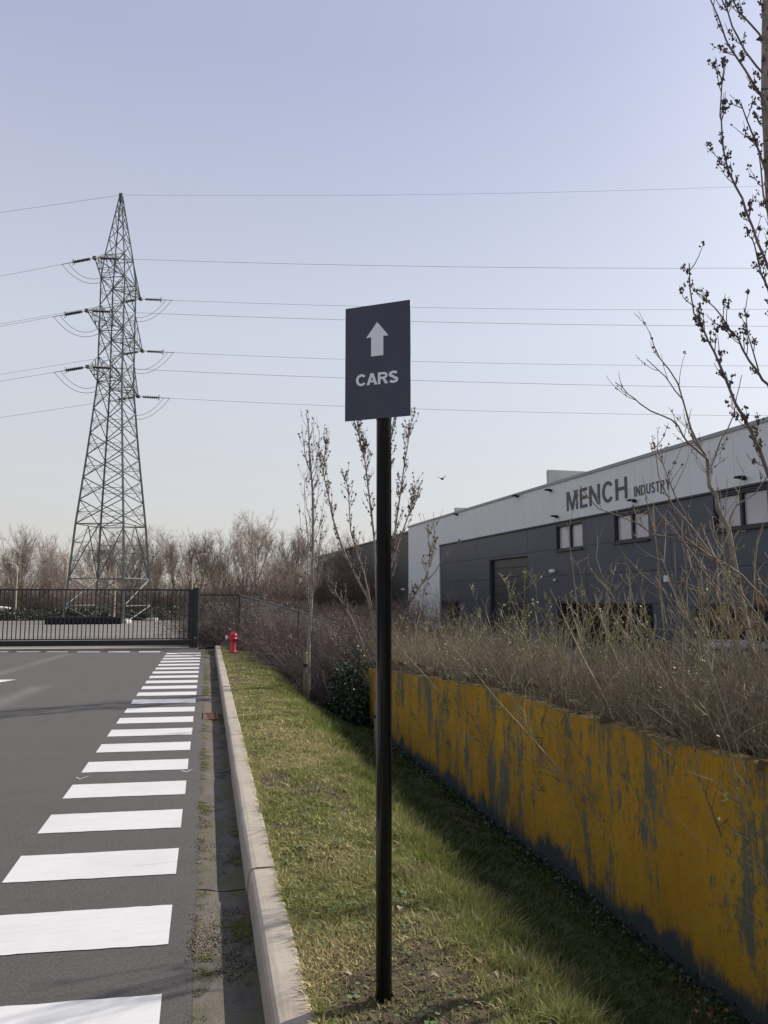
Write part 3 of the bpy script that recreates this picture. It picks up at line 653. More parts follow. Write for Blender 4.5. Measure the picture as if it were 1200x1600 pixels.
def letters(txt, ws, x0, x1, z0, z1, yfront, thick, name, mat, parent, t=.2, gap=.12, single=False):
    """bold capitals in the local xz plane of PARENT, facing -y; one object, or one per letter"""
    tot = sum(ws)+gap*(len(ws)-1); k = (x1-x0)/tot; u_ = 0; outs = []; loops = []
    for ch, w_ in zip(txt, ws):
        g_ = [[(p[0]+u_, p[1]) for p in lp] for lp in glyph(ch, w_, t)]; u_ += w_+gap
        if single: loops += g_
        else: outs.append(g_)
    if single: outs = [loops]
    for g_ in outs:
        cu = bpy.data.curves.new('c', 'CURVE'); cu.dimensions = '2D'; cu.fill_mode = 'BOTH'; cu.extrude = .01
        for lp in g_:
            sp = cu.splines.new('POLY'); sp.points.add(len(lp)-1); sp.use_cyclic_u = True
            sp.points.foreach_set('co', [q for p in lp for q in (p[0]*k, p[1], 0, 1)])
        o = bpy.data.objects.new('c', cu); col.objects.link(o)
        me = bpy.data.meshes.new_from_object(o.evaluated_get(bpy.context.evaluated_depsgraph_get())); bpy.data.objects.remove(o); bpy.data.curves.remove(cu)
        n_ = len(me.vertices); co = np.zeros(n_*3, np.float32); me.vertices.foreach_get('co', co); co = co.reshape(-1, 3)
        v = np.stack([x0+co[:, 0], np.where(co[:, 2] > 0, yfront, yfront+thick), z0+(z1-z0)*co[:, 1]], -1).astype(np.float32)
        me.vertices.foreach_set('co', v.ravel()); me.materials.clear(); me.materials.append(mat); me.update(); me.name = name
        link(name, me, parent)
letters('MENCH', [1.0, .62, .86, .82, .84], 26.42, 31.62, 6.54, 7.46, -.018, .014, 'letter', M['letters'], bd, .19, .17)
letters('INDUSTRY', [.17, .74, .72, .70, .56, .58, .66, .66], 32.1, 34.5, 6.53, 6.95, -.018, .014, 'small_lettering', M['letters'], bd, .17, .16, True)
# darker hall that continues the row
hl = empty('dark_hall', (16.02, 60.33, -.8), BA, label='long dark grey hall beyond the pale corner of the lettered building', cat='building')
part('core', M['frame'], hl, (-44, -.02, .6, 34, 0, 7.6))
for k in range(11):
    s0 = -44+4*k
    part('cladding_panel', M['hall'], hl, (s0+.01, s0+3.98 if k < 10 else -.03, .4, .59, 0, 7.72))
part('roof_trim', M['frame'], hl, (-44.1, -.03, .33, .9, 7.725, 7.88))
m = part('door', M['frame'], hl, (-14.6, -11.9, .36, .41, 0, 3.4)); part('door_pane', M['paned'], m, (-14.3, -12.2, .33, .36, .2, 3.1))
for s_ in (-27, -15.5): part('wall_lamp', M['black'], hl, (s_-.3, s_+.3, .1, .4, 5.3, 5.42))
part('sign_plate', M['whiteplastic'], hl, (-3.4, -2.5, .37, .4, 3.0, 3.12))
# car park beyond the wall
lt = MB(); lt.add([(5.4, -6, -.60), (20.5, -6, -.78), (16.5, 62, -.78), (6.5, 62, -.6)], [(0, 1, 2, 3)]); tag(lt.build('car_park', M['lot']), kind='structure')
kb = MB(); kb.box(11.6, 11.8, 4, 50, -.75, -.55, .02); tag(kb.build('car_park_kerb', M['kerb']), kind='structure')

# ------------------------------------------------------------------ cars
def car(name, loc, rz, paint, label):
    c = empty(name, loc, rz, label=label, cat='car')
    # length along x (front = +x), side profile
    low = [(-2.2, .32), (-2.24, .55), (-2.2, .85), (-2.1, .93), (1.0, .95), (1.75, .86), (2.15, .7), (2.22, .5), (2.15, .28), (1.78, .24), (-1.8, .24)]
    m = MB()
    rings = [(-.86, .9), (-.82, 1.0), (.82, 1.0), (.86, .9)]
    vs = []
    for yy, sc_ in ((-.88, .0), (-.86, .03), (-.80, .06), (.80, .06), (.86, .03), (.88, 0)):
        cx, cz = 0, .6
        for (a, z) in low:
            k = 1 + (sc_ - .05)*.6; vs.append((cx+(a-cx)*k, yy, cz+(z-cz)*k))
    n_ = len(low); m.add(vs, [(i*n_+j, i*n_+(j+1) % n_, i*n_+n_+(j+1) % n_, i*n_+n_+j) for i in range(5) for j in range(n_)] + [tuple(range(n_-1, -1, -1)), tuple(5*n_+j for j in range(n_))])
    m.build('body', paint, c, True)
    m = MB(); a0 = [(-2.05, .92), (-1.75, 1.38), (.15, 1.40), (.95, .93)]; w0 = [.80, .62, .62, .80]
    vs = [(a, -ww, z) for (a, z), ww in zip(a0, w0)] + [(a, ww, z) for (a, z), ww in zip(a0, w0)]
    m.add(vs, [(0, 1, 2, 3), (7, 6, 5, 4), (0, 4, 5, 1), (1, 5, 6, 2), (2, 6, 7, 3)]); m.build('windows', M['glass_dark'], c)
    m = MB(); m.box(-1.8, .2, -.63, .63, 1.385, 1.45, .03)
    for sy in (-1, 1):
        for pp in ([(-2.08, .805*sy, .93), (-1.77, .63*sy, 1.4)], [(-.75, .805*sy, .93), (-.72, .632*sy, 1.4)], [(.98, .805*sy, .93), (.16, .632*sy, 1.41)]): m.bar(pp[0], pp[1], .035, 6)
    m.build('roof', paint, c)
    m = MB()
    for sy in (-1, 1): m.tube([(-1.6, .57*sy, 1.45), (-1.5, .57*sy, 1.5), (.0, .57*sy, 1.5), (.1, .57*sy, 1.45)], .018, 6)
    m.build('roof_rails', M['black'], c)
    for ax_ in (-1.35, 1.38):
        for sy in (-1, 1):
            m = MB(); m.lathe([(.20, -.11), (.31, -.1), (.325, -.05), (.325, .05), (.31, .1), (.2, .11)], 20, (ax_, .79*sy, .325), 'y'); wh = m.build('wheel', M['tyre'], c, True)
            m = MB(); m.lathe([(.02, .0), (.19, .0), (.2, .02), (.02, .03)], 12, (ax_, .79*sy+(.1 if sy > 0 else -.13), .325), 'y'); m.build('rim', M['edge'], wh)
    for sy in (-1, 1):
        part('headlight', M['whiteplastic'], c, (2.0, 2.17, .5*sy-.17, .5*sy+.17, .62, .76), bev=.03); part('tail_light', M['red'], c, (-2.25, -2.12, .62*sy-.12, .62*sy+.12, .65, .85), bev=.02)
        part('mirror', paint, c, (.62, .8, .95*sy-.1, .95*sy+.1, .93, 1.07), bev=.03)
    part('number_plate', M['whiteplastic'], c, (2.2, 2.235, -.26, .26, .38, .49))
    return c
car('parked_car', (8.9, 11.6, -.625), R(-118), M['silver'], 'silver estate car parked behind the hedge at the right edge')
car('parked_car', (-15.75, 61.2, 0), R(4), M['whitecar'], 'white car half out of frame beyond the gate at far left')

# ------------------------------------------------------------------ gate, fence, lamps, barrier
GA = R(-5.9)
gp = empty('gate_post', (-.30, 25.66, 0), GA, label='thick black square post closing the sliding gate', cat='gate post')
part('post', M['gate'], gp, (-.04, .10, -.08, .08, 0, 1.9), bev=.008); part('post_cap', M['gate'], gp, (-.05, .11, -.09, .09, 1.9, 1.925)); part('catch_plate', M['gate'], gp, (-.15, -.045, -.06, .06, .0, 1.88), bev=.006)
part('reflector', M['edge'], gp, (.02, .05, -.085, -.08, .3, .36))
gt = empty('sliding_gate', (-.46, 25.68, .0), GA, label='long black sliding gate of thin vertical bars across the road', cat='gate')
GL = 8.2
part('top_rail', M['gate'], gt, (-GL, 0, -.03, .03, 1.84, 1.885), bev=.005)
part('bottom_beam', M['gate'], gt, (-GL, 0, -.05, .05, .10, .27), bev=.006); part('lower_rail', M['gate'], gt, (-GL, 0, -.04, .04, .29, .325), bev=.004)
part('end_stile', M['gate'], gt, (-.05, 0, -.028, .028, .326, 1.839))
m = MB(); m.box(-.0125, .0125, -.0125, .0125, .32, 1.845); b0 = m.build('bar', M['gate'], gt, loc=(-.18, 0, 0))
for k in range(1, 61):
    o = b0.copy(); col.objects.link(o); o.parent = gt; o.location = (-.18-.131*k, 0, 0)
fe = empty('chain_link_fence', (0, 0, 0), 0, label='low black wire fence running from gate post into the thicket', cat='fence')
FP = [(-.16, 25.72, 0, 1.72), (1.10, 25.6, 0.02, 1.72), (2.45, 20.7, -.45, 1.28), (3.1, 17.6, -.55, 1.0)]
for i, (x, y, z0, z1) in enumerate(FP):
    if i: m = MB(); m.tube([(x, y, z0-.2), (x, y, z1)], .035, 8, True); m.build('fence_post', M['gate'], fe)
    if i+1 < len(FP):
        q = FP[i+1]; m = MB(); m.tube([(x, y, z1-.02), (q[0], q[1], q[3]-.02)], .022, 6); m.build('top_rail', M['gate'], fe)
        m = MB(); A = Vector((x, y, 0)); B = Vector((q[0], q[1], 0)); L = (B-A).length; hh = 1.65; st = .13
        k = -hh
        while k < L:
            for sgn in (1, -1):
                pts = []
                for t in (0, 1):
                    u_ = k + hh*t if sgn > 0 else k + hh*(1-t)
                    pts.append((u_, t))
                (u0, t0), (u1, t1) = pts
                def clampu(u0, t0, u1, t1):
                    if u0 > u1: u0, t0, u1, t1 = u1, t1, u0, t0
                    if u1 <= 0 or u0 >= L: return None
                    if u0 < 0: t0 += (t1-t0)*(-u0)/(u1-u0); u0 = 0
                    if u1 > L: t1 = t0+(t1-t0)*(L-u0)/(u1-u0); u1 = L
                    return u0, t0, u1, t1
                c_ = clampu(u0, t0, u1, t1)
                if c_:
                    P_ = []
                    for uu, tt in ((c_[0], c_[1]), (c_[2], c_[3])):
                        f_ = uu/L; p = A + (B-A)*f_; zb = z0+(q[2]-z0)*f_; zt = z1+(q[3]-z1)*f_-.03; P_.append((p.x, p.y, zb+(zt-zb)*tt))
                    m.tube(P_, .0014, 3)
            k += st
        m.build('wire_mesh', M['gate'], fe)['kind'] = 'stuff'
def lamp(x, y, h, arm, label, side=1):
    l = empty('street_lamp', (x, y, -.1), 0, label=label, cat='street lamp', group='street lamps in front of the far trees')
    m = MB(); m.tube([(0, 0, 0), (0, 0, h*.5), (0, 0, h-.5)], [.05, .04, .034], 8); m.build('post', M['lamp'], l, True)
    m = MB(); m.tube([(0, 0, h-.5), (.03*side, 0, h-.2), (.2*side, 0, h), (.55*side, 0, h+.12), (arm*side, 0, h+.14)], [.05, .045, .04, .035, .03], 8)
    m.build('arm', M['lamp'], l, True); m = MB(); m.box(*(sorted((arm*side-.05*side, arm*side+.4*side))), -.08, .08, h+.09, h+.17, .03); m.build('lamp_head', M['lamp'], l)
lamp(-13.2, 60, 4.05, .5, 'pale street lamp at far left before bare trees', -1); lamp(-9.85, 60, 4.6, .5, 'pale street lamp seen through the left leg of the pylon', -1)
lamp(-.95, 60, 4.8, .55, 'pale street lamp with curved arm just above the gate post', 1); lamp(-6.3, 58.5, 4.1, .4, 'pale street lamp behind the right side of the pylon', 1)
ba = empty('low_barrier', (-7.05, 49.6, 0), R(-3), label='long low black barrier lying before the pylon feet', cat='barrier')
part('beam', M['black'], ba, (-2.2, 2.2, -.25, .25, .0, .42), bev=.04)
for k in range(3): part('foot', M['black'], ba, (-1.9+1.75*k, -1.55+1.75*k, -.35, -.26, 0, .12), bev=.02)

# ------------------------------------------------------------------ hydrant
hy = empty('fire_hydrant', (.80, 22.2, .085), R(10), label='red fire hydrant on the grass at far end of the kerb', cat='fire hydrant')
m = MB(); m.lathe([(.13, 0), (.13, .03), (.10, .04), (.085, .06), (.078, .30), (.08, .34), (.1, .36)], 18); m.build('barrel', M['red'], hy, True)
m = MB(); m.lathe([(.1, .36), (.115, .37), (.115, .40), (.1, .41), (.1, .45), (.112, .46), (.112, .49), (.095, .52), (.06, .55), (.03, .565)], 18); m.build('cap', M['red'], hy, True)
m = MB(); m.lathe([(.028, .565), (.028, .60), (.02, .605)], 6); m.build('operating_nut', M['red'], hy)
m = MB(); m.lathe([(.045, -.17), (.045, -.09)], 12, (0, 0, .40), 'x'); m.build('outlet', M['red'], hy)
m = MB(); m.lathe([(.03, -.205), (.055, -.2), (.055, -.165), (.03, -.16)], 12, (0, 0, .42), 'x'); m.build('outlet_cap', M['whiteplastic'], hy)
m = MB(); m.lathe([(.05, .09), (.05, .135), (.03, .14)], 12, (0, 0, .40), 'x'); m.build('outlet', M['red'], hy)
for k in range(6):
    m = MB(); t = k*1.047; m.lathe([(.014, .03), (.014, .048)], 6, (.112*math.cos(t), .112*math.sin(t), 0)); m.build('flange_bolt', M['red'], hy)

# ------------------------------------------------------------------ sign
SA = math.atan2(-.562, .827)
sg = empty('sign_post', (.718, 3.100, .085), SA, label='tall black post with dark sign reading CARS under an upward arrow', cat='sign')
m = MB(); m.lathe([(.0315, -.3), (.0315, 2.30), (.033, 2.305), (.033, 2.34), (.0315, 2.345), (.0315, 2.72), (.02, 2.73)], 32); m.build('pole', M['pole'], sg, True)
m = MB(); m.box(-.158, .136, -.047, -.043, 2.303, 2.797); pn = m.build('sign_panel', M['panel'], sg)
m = MB()
for a in ((-.1588, -.1582, 2.303, 2.797), (.1362, .1368, 2.303, 2.797)): m.box(a[0], a[1], -.0475, -.0425, a[2], a[3])
m.build('panel_edge', M['edge'], pn)
zc = -.085
ar = [(-.087, 2.753), (-.035, 2.83-.0), ]
m = MB(); cx = -.0115
m.prism([(cx-.0275, 2.572), (cx+.0275, 2.572), (cx+.0275, 2.655), (cx+.0505, 2.655), (cx, 2.719), (cx-.0505, 2.655), (cx-.0275, 2.655)], 'y', -.0486, -.0474); m.build('arrow', M['print'], pn)
letters('CARS', [.95, 1.0, .95, .88], -.108, .083, 2.449, 2.499, -.0486, .0012, 'lettering', M['print'], pn, .235, .05, True)
for z in (2.42, 2.66): part('bracket', M['pole'], sg, (-.05, .05, -.0425, -.03, z-.02, z+.02), bev=.002)

# ------------------------------------------------------------------ drain
dg = empty('drain_grate', (.11, 11.2, -.022), 0, label='rusty drain grate set in the gutter beside the kerb', cat='drain')
part('frame', M['rust'], dg, (-.11, -.085, -.3, .3, -.02, .022), (.085, .11, -.3, .3, -.02, .022), (-.085, .085, -.3, -.27, -.02, .022), (-.085, .085, .27, .3, -.02, .022))
m = MB(); m.box(-.084, .084, -.011, .011, -.015, .018); q0 = m.build('bar', M['rust'], dg, loc=(0, -.24, 0))
for k in range(1, 13): o = q0.copy(); col.objects.link(o); o.parent = dg; o.location = (0, -.24+.04*k, 0)
# ------------------------------------------------------------------ plants
def norm(v):
    l = math.sqrt(v[0]**2+v[1]**2+v[2]**2) or 1e-9; return (v[0]/l, v[1]/l, v[2]/l)
def twig(mb, rg, p, d, L, r0, r1, n=4, wob=.15, up=.1, sides=3):
    pts = [tuple(p)]; rad = [r0]; q = list(p); dd = list(d); st = L/n
    for i in range(n):
        dd = list(norm((dd[0]+rg.gauss(0, wob), dd[1]+rg.gauss(0, wob), dd[2]+rg.gauss(0, wob)+up)))
        q = [q[k]+dd[k]*st for k in range(3)]; pts.append(tuple(q)); rad.append(r0+(r1-r0)*(i+1)/n)
    mb.tube(pts, rad, sides); return pts, dd
def at(pts, t):
    k = t*(len(pts)-1); i = min(int(k), len(pts)-2); f = k-i; a, b_ = pts[i], pts[i+1]
    return tuple(a[j]+(b_[j]-a[j])*f for j in range(3)), norm(tuple(b_[j]-a[j] for j in range(3)))
def side_dir(rg, d, ang):
    a = rg.uniform(0, 6.283); h = (1, 0, 0) if abs(d[2]) > .8 else (0, 0, 1)
    u = norm((d[1]*h[2]-d[2]*h[1], d[2]*h[0]-d[0]*h[2], d[0]*h[1]-d[1]*h[0])); v = (d[1]*u[2]-d[2]*u[1], d[2]*u[0]-d[0]*u[2], d[0]*u[1]-d[1]*u[0])
    c, s_ = math.cos(ang), math.sin(ang); return norm(tuple(d[k]*c + (u[k]*math.cos(a)+v[k]*math.sin(a))*s_ for k in range(3)))
def bud(mb, rg, p, s):
    q = [(rg.uniform(.6, 1.2)*s) for _ in range(6)]
    vs = [(p[0]+q[0], p[1], p[2]), (p[0], p[1]+q[1], p[2]), (p[0]-q[2], p[1], p[2]), (p[0], p[1]-q[3], p[2]), (p[0], p[1], p[2]+q[4]*1.4), (p[0], p[1], p[2]-q[5])]
    mb.add(vs, [(0, 1, 4), (1, 2, 4), (2, 3, 4), (3, 0, 4), (1, 0, 5), (2, 1, 5), (3, 2, 5), (0, 3, 5)])
def leaf(mb, rg, p, s, droop=0.0):
    d = norm((rg.gauss(0, 1), rg.gauss(0, 1), rg.gauss(0, .6)-droop)); u = side_dir(rg, d, 1.57)
    a = [tuple(p[k]+d[k]*s*.5+u[k]*s*.32 for k in range(3)), tuple(p[k]+d[k]*s for k in range(3)), tuple(p[k]+d[k]*s*.5-u[k]*s*.32 for k in range(3))]
    mb.add([tuple(p)]+a, [(0, 1, 2, 3)])
# --- far trees
def far_tree(seed, h, spread, twmat, name='bare_tree'):
    rg = random.Random(seed); t = empty(name)
    tr_, cr = MB(), MB()
    pts, d = twig(tr_, rg, (0, 0, -.2), (0, 0, 1), h*.45, .13, .07, 5, .05, .1, 6)
    for i in range(9):
        p, dd = at(pts, rg.uniform(.35, 1) if i else 1.0); nd = side_dir(rg, dd, rg.uniform(.25, .8)*spread if i else .1)
        l1, d1 = twig(tr_, rg, p, nd, h*rg.uniform(.36, .56), .042, .018, 5, .1, .12, 4)
        for j in range(9):
            p, dd = at(l1, rg.uniform(.25, 1)); l2, d2 = twig(cr, rg, p, side_dir(rg, dd, rg.uniform(.3, .85)*spread), h*rg.uniform(.13, .26), .019, .01, 4, .13, .12, 3)
            for k in range(8):
                p, dd = at(l2, rg.uniform(.2, 1)); l3, d3 = twig(cr, rg, p, side_dir(rg, dd, rg.uniform(.3, .9)), h*rg.uniform(.05, .12), .013, .007, 3, .16, .1, 3)
                for q in range(2):
                    p, dd = at(l3, rg.uniform(.3, 1)); twig(cr, rg, p, side_dir(rg, dd, rg.uniform(.4, .9)), h*rg.uniform(.03, .06), .009, .006, 2, .1, .1, 3)
    tr_.build('trunk', M['farbark'], t, True); cr.build('crown', twmat, t); return t
protos = [far_tree(1, 9.2, 1.0, M['fartwig']), far_tree(2, 9.6, .8, M['fartwig2']), far_tree(3, 8.6, 1.15, M['fartwig']), far_tree(4, 10.4, .65, M['fartwig']), far_tree(6, 9.0, .95, M['fartwig2'])]
used = set()
def place(proto, loc, rz, s, label, cat, group, key, sz=None):
    o = proto if key not in used else copy_tree(proto); used.add(key)
    o.location = loc; o.rotation_euler = (0, 0, rz); o.scale = (s, s, sz or s); return tag(o, label, cat, group)
rng = random.Random(21)
FT = []
x = -27.0
while x < 26:
    FT.append(x); x += rng.uniform(1.3, 2.1)
for i, x in enumerate(FT):
    y = rng.uniform(84, 102); k = rng.randrange(5)
    want = np.interp(x/ y*95, [-27, -20, -14, -9, -3, 1, 5, 8, 12, 17, 26], [8.1, 8.2, 7.6, 9.2, 9.0, 8.2, 11.2, 9.0, 9.3, 8.6, 8.0])*y/95 + .2
    hgt = [9.2, 9.6, 8.6, 10.4, 9.0][k]*.98
    s = want/hgt*rng.uniform(.92, 1.06)
    xa = x/y*95
    lab = 'leafless grey tree in the far tree line left of the pylon' if xa < -13.5 else 'leafless brown tree in the far tree line directly behind the pylon' if xa < -6.5 else 'leafless brown tree in the far tree line above the gate end' if xa < 1 else 'tall leafless tree in the far line above the thicket' if xa < 11.5 else 'leafless tree far behind the dark hall roof'
    place(protos[k], (x, y, -.3), rng.uniform(0, 6.28), s, lab, 'tree', 'bare trees in the far tree line', ('far', k))
# --- twiggy shrubs
def bramble(seed, h, w_, mat, stems=60, nt=9, rs=.005, leaves=0, arch=.12, lmat=None):
    rg = random.Random(seed); t = empty('bramble_bush'); mb, lf = MB(), MB()
    for i in range(stems):
        a = rg.uniform(0, 6.283); rr_ = w_*.45*math.sqrt(rg.random()); p = (rr_*math.cos(a), rr_*math.sin(a), -.05)
        lean = rg.uniform(0, .55); d = norm((math.cos(a)*lean+rg.gauss(0, .2), math.sin(a)*lean+rg.gauss(0, .2), 1))
        L = h*rg.uniform(.55, 1.12)
        pts, _ = twig(mb, rg, p, d, L, rs, rs*.5, 6, .13, -arch, 3)
        for j in range(nt):
            q, dd = at(pts, rg.uniform(.12, 1)); tw, _ = twig(mb, rg, q, side_dir(rg, dd, rg.uniform(.4, 1.2)), h*rg.uniform(.1, .3), rs*.6, rs*.35, 3, .22, 0, 3)
            if leaves:
                for _ in range(leaves): leaf(lf, rg, at(tw, rg.random())[0], rg.uniform(.02, .05)*h/2, .4)
    mb.build('stems', mat, t)
    if leaves: lf.build('leaves', lmat, t)
    return t
br = [bramble(31, 2.0, 1.5, M['bramble'], 95, 13, .0055), bramble(32, 2.1, 1.6, M['bramble'], 90, 12, .0055, 1, .12, M['ivy2']), bramble(33, 1.8, 1.6, M['hedge'], 90, 12, .005), bramble(34, 2.2, 1.4, M['bramble'], 85, 12, .0055, 1, .05, M['dead'])]
rng = random.Random(77)
def put_br(x, y, s, k, lab, grp, sz=None):
    place(br[k], (x, y, float(base_z(x, y))-.02), rng.uniform(0, 6.28), s, lab, 'bush', grp, ('br', k), sz)
for y in np.arange(14.6, 25.2, .5):                   # edge of the thicket beside the grass
    put_br(np.interp(y, [13, 17, 20.7, 25], [2.75, 2.62, 2.4, 1.95]) + rng.uniform(-.1, .2), y, rng.uniform(.75, .98), rng.choice((0, 0, 1, 3)), 'purple brown bramble bush in the thicket edge beside the grass', 'thicket bushes beside the verge')
for y in np.arange(14.5, 33, 1.0):
    for dx in (.9, 1.9, 3.2):
        put_br(np.interp(y, [13, 17, 22, 26, 33], [2.75, 2.55, 1.9, 1.6, 1.2]) + dx + rng.uniform(-.4, .4), y, rng.uniform(.68, .88)*(1.15 if dx < 1 else 1), rng.choice((0, 1, 2, 3)), 'tangled leafless bush deep in the thicket behind the fence', 'bushes deep in the thicket')
for x in np.arange(-.1, 4.5, .75):
    for y in (27.2, 29.6):
        put_br(x + rng.uniform(-.2, .2), y + rng.uniform(-.4, .4), rng.uniform(.75, 1.0), rng.choice((1, 1, 3)), 'brown and dull green bush behind the short fence by the gate post', 'bushes behind the short fence')
sb = [bramble(41, 4.6, 4.2, M['scrub'], 80, 12, .016, 0, .03), bramble(42, 4.2, 4.0, M['scrub'], 80, 12, .016, 0, .05), bramble(43, 5.0, 4.2, M['fartwig2'], 70, 12, .015, 0, .0)]
for x in np.arange(-24, 22, 1.75):
    for y in (68, 75):
        k = rng.randrange(3); place(sb[k], (x+rng.uniform(-.7, .7), y+rng.uniform(-2, 2), -.2), rng.uniform(0, 6.28), rng.uniform(.72, .95) if x < 2 else rng.uniform(.9, 1.15), 'dense leafless brown scrub bush at the foot of the far trees', 'bush', 'scrub bushes below the far trees', ('sb', k))
for i in range(14):
    x = rng.uniform(3, 13); y = rng.uniform(36, 58); k = rng.randrange(3)
    if x > 11.5: x -= 3
    place(sb[k], (x, y, -.4), rng.uniform(0, 6.28), rng.uniform(.33, .52), 'leafless bush growing between the thicket and the dark hall', 'bush', 'bushes before the dark hall', ('sb', k))
# --- hedge on the wall
def hedge(seed, h, stems, leafy):
    rg = random.Random(seed); t = empty('hedge_shrub'); mb, lf = MB(), MB()
    for i in range(stems):
        a = rg.uniform(0, 6.283); rr_ = .28*math.sqrt(rg.random()); p = (rr_*math.cos(a), rr_*math.sin(a), 0)
        lean = abs(rg.gauss(0, .3)); d = norm((math.cos(a)*lean, math.sin(a)*lean, 1)); tall = rg.random() < .36
        L = h*(rg.uniform(.85, 1.3) if tall else rg.uniform(.45, .78)); r0 = rg.uniform(.005, .0105)
        pts, _ = twig(mb, rg, p, d, L, r0, .0022, 8, .075, .03, 4)
        for j in range(13):
            tt = rg.uniform(.22, 1)**.9; q, dd = at(pts, tt); ln = rg.uniform(.12, .55)*(1.25-tt*.8)
            tw, _ = twig(mb, rg, q, side_dir(rg, dd, rg.uniform(.45, 1.15)), ln, r0*.42, .0014, 4, .17, .10, 3)
            for _ in range(rg.choice((0, 1, 2))):
                q2, d2 = at(tw, rg.uniform(.25, .9)); t2, _ = twig(mb, rg, q2, side_dir(rg, d2, rg.uniform(.4, 1.0)), ln*rg.uniform(.25, .5), .0018, .0011, 2, .15, .1, 3)
                if leafy and q2[2] > h*.36 and rg.random() < .85:
                    for _ in range(leafy): leaf(lf, rg, at(t2, rg.random())[0], rg.uniform(.015, .031))
            if leafy and tt > .5:
                for _ in range(leafy+1): leaf(lf, rg, at(tw, rg.random())[0], rg.uniform(.015, .031))
        if leafy:
            for _ in range(leafy*5): leaf(lf, rg, at(pts, rg.uniform(.5, 1))[0], rg.uniform(.015, .031))
    mb.build('stems', M['hedge'], t)
    if leafy: lf.build('leaves', M['hedgeleaf'], t)
    return t
hd = [hedge(51, 2.1, 26, 5), hedge(52, 2.2, 26, 1), hedge(53, 2.05, 28, 4), hedge(54, 2.25, 25, 0), hedge(55, 2.0, 28, 5)]
rng = random.Random(99)
for row, (xr, sc0, sc1) in enumerate(((3.42, .82, .98), (3.85, .85, 1.0), (4.5, .85, 1.02))):
    for y in np.arange(2.6, 15.2, (.5, .62, .8)[row]):
        k = rng.choice((0, 0, 2, 4, 1) if 6.5 < y < 11.5 else (1, 3, 3, 2, 1)); o_lab = ('budding shrub in the hedge row close behind the lichen wall', 'leafless shrub in the back row of the hedge', 'leafless shrub in the back row of the hedge')[row]
        place(hd[k], (xr+rng.uniform(-.12, .12), y+rng.uniform(-.15, .15), -.62), rng.uniform(0, 6.28), rng.uniform(sc0, sc1)*float(np.interp(y, [3, 6, 8, 10, 15], [1.08, 1.07, 1.0, .88, .76])), o_lab, 'shrub', 'hedge shrubs along the wall', ('hd', k))
def low_bush(seed):
    """dense low twiggy bush whose wall side (-x) is pressed flat by the wall it grows against"""
    t = bramble(seed, 1.75, .7, M['low'], 90, 12, .0042, 0, -.02)
    t.name = 'low_bush'; me = t.children[0].data; co = np.zeros(len(me.vertices)*3, np.float32); me.vertices.foreach_get('co', co); co = co.reshape(-1, 3)
    co[:, 0] = np.where(co[:, 0] < -.2, -.2 + (co[:, 0]+.2)*np.where(co[:, 2] > 1.3, .35, .06), co[:, 0]); me.vertices.foreach_set('co', co.ravel()); me.update()
    return t
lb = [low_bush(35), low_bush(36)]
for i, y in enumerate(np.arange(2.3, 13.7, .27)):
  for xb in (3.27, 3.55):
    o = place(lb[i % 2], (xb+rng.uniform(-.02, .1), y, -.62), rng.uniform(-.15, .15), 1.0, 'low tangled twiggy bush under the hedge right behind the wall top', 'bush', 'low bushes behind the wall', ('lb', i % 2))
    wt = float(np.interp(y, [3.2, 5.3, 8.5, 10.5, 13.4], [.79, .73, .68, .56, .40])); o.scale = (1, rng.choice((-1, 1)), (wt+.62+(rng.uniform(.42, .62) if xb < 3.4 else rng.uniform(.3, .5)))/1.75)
# --- ivy
def ivy_bush(name, loc, sx, sy, sz, n, s, mat, label, cat='bush', seed=1, group=None):
    rg = random.Random(seed); t = empty(name, loc, 0, label=label, cat=cat, group=group); lf, st = MB(), MB()
    for i in range(n):
        while True:
            p = (rg.uniform(-1, 1), rg.uniform(-1, 1), rg.uniform(0, 1)); r = math.sqrt(p[0]**2+p[1]**2+max(p[2]-.35, 0)**2*2.2)
            lump = 1-.22*math.sin(p[0]*5+seed)*math.sin(p[2]*6+1.3)*math.sin(p[1]*4+.5)
            if .55*lump < r < lump: break
        leaf(lf, rg, (p[0]*sx, p[1]*sy, p[2]*sz), rg.uniform(.6, 1.2)*s, .6)
    for i in range(24):
        a = rg.uniform(0, 6.28); twig(st, rg, (sx*.3*math.cos(a), sy*.3*math.sin(a), -.1), norm((math.cos(a)*.5*sx/sz, math.sin(a)*.5*sy/sz, 1)), sz*1.0, .012, .004, 5, .12, 0, 4)
    lf.build('leaves', mat, t); st.build('stems', M['twig'], t); return t
ivy_bush('ivy_bush', (2.55, 13.9, -.62), .42, .75, 1.12, 6500, .055, M['ivy'], 'dark glossy ivy bush at the far end of the lichen wall', seed=3)
ivy_bush('ivy_bush', (2.95, 14.8, -.62), .5, .6, 1.35, 3500, .06, M['ivy'], 'dark ivy growth behind the bush at the wall end', seed=8)
for i, (x, y, sx, sz) in enumerate(((-14.5, 58.5, 4.6, .95), (-9.5, 60.5, 3.0, .9), (-2.6, 57.5, 2.6, 1.0), (.6, 55, 2.2, 1.3))):
    ivy_bush('low_bush', (x, y, -.05), sx, 1.2, sz, 2600, .22, M['ivy2'], ('wide dark low bush at the yard edge far left', 'dark low bush right behind the pylon feet', 'dark low bush seen through the right half of the gate', 'dark low bush behind the gate post')[i], seed=20+i)
for i, (x, y) in enumerate(((1.7, 27.5), (2.7, 25.2), (.5, 28.5))):
    ivy_bush('evergreen_bush', (x, y, -.1), .7, .7, (1.9, 1.6, 1.3)[i], 1500, .09, M['ivy2'], ('dull green evergreen bush behind the fence corner post', 'dull green evergreen bush deep in the thicket', 'dull evergreen bush next to the gate post')[i], seed=40+i)
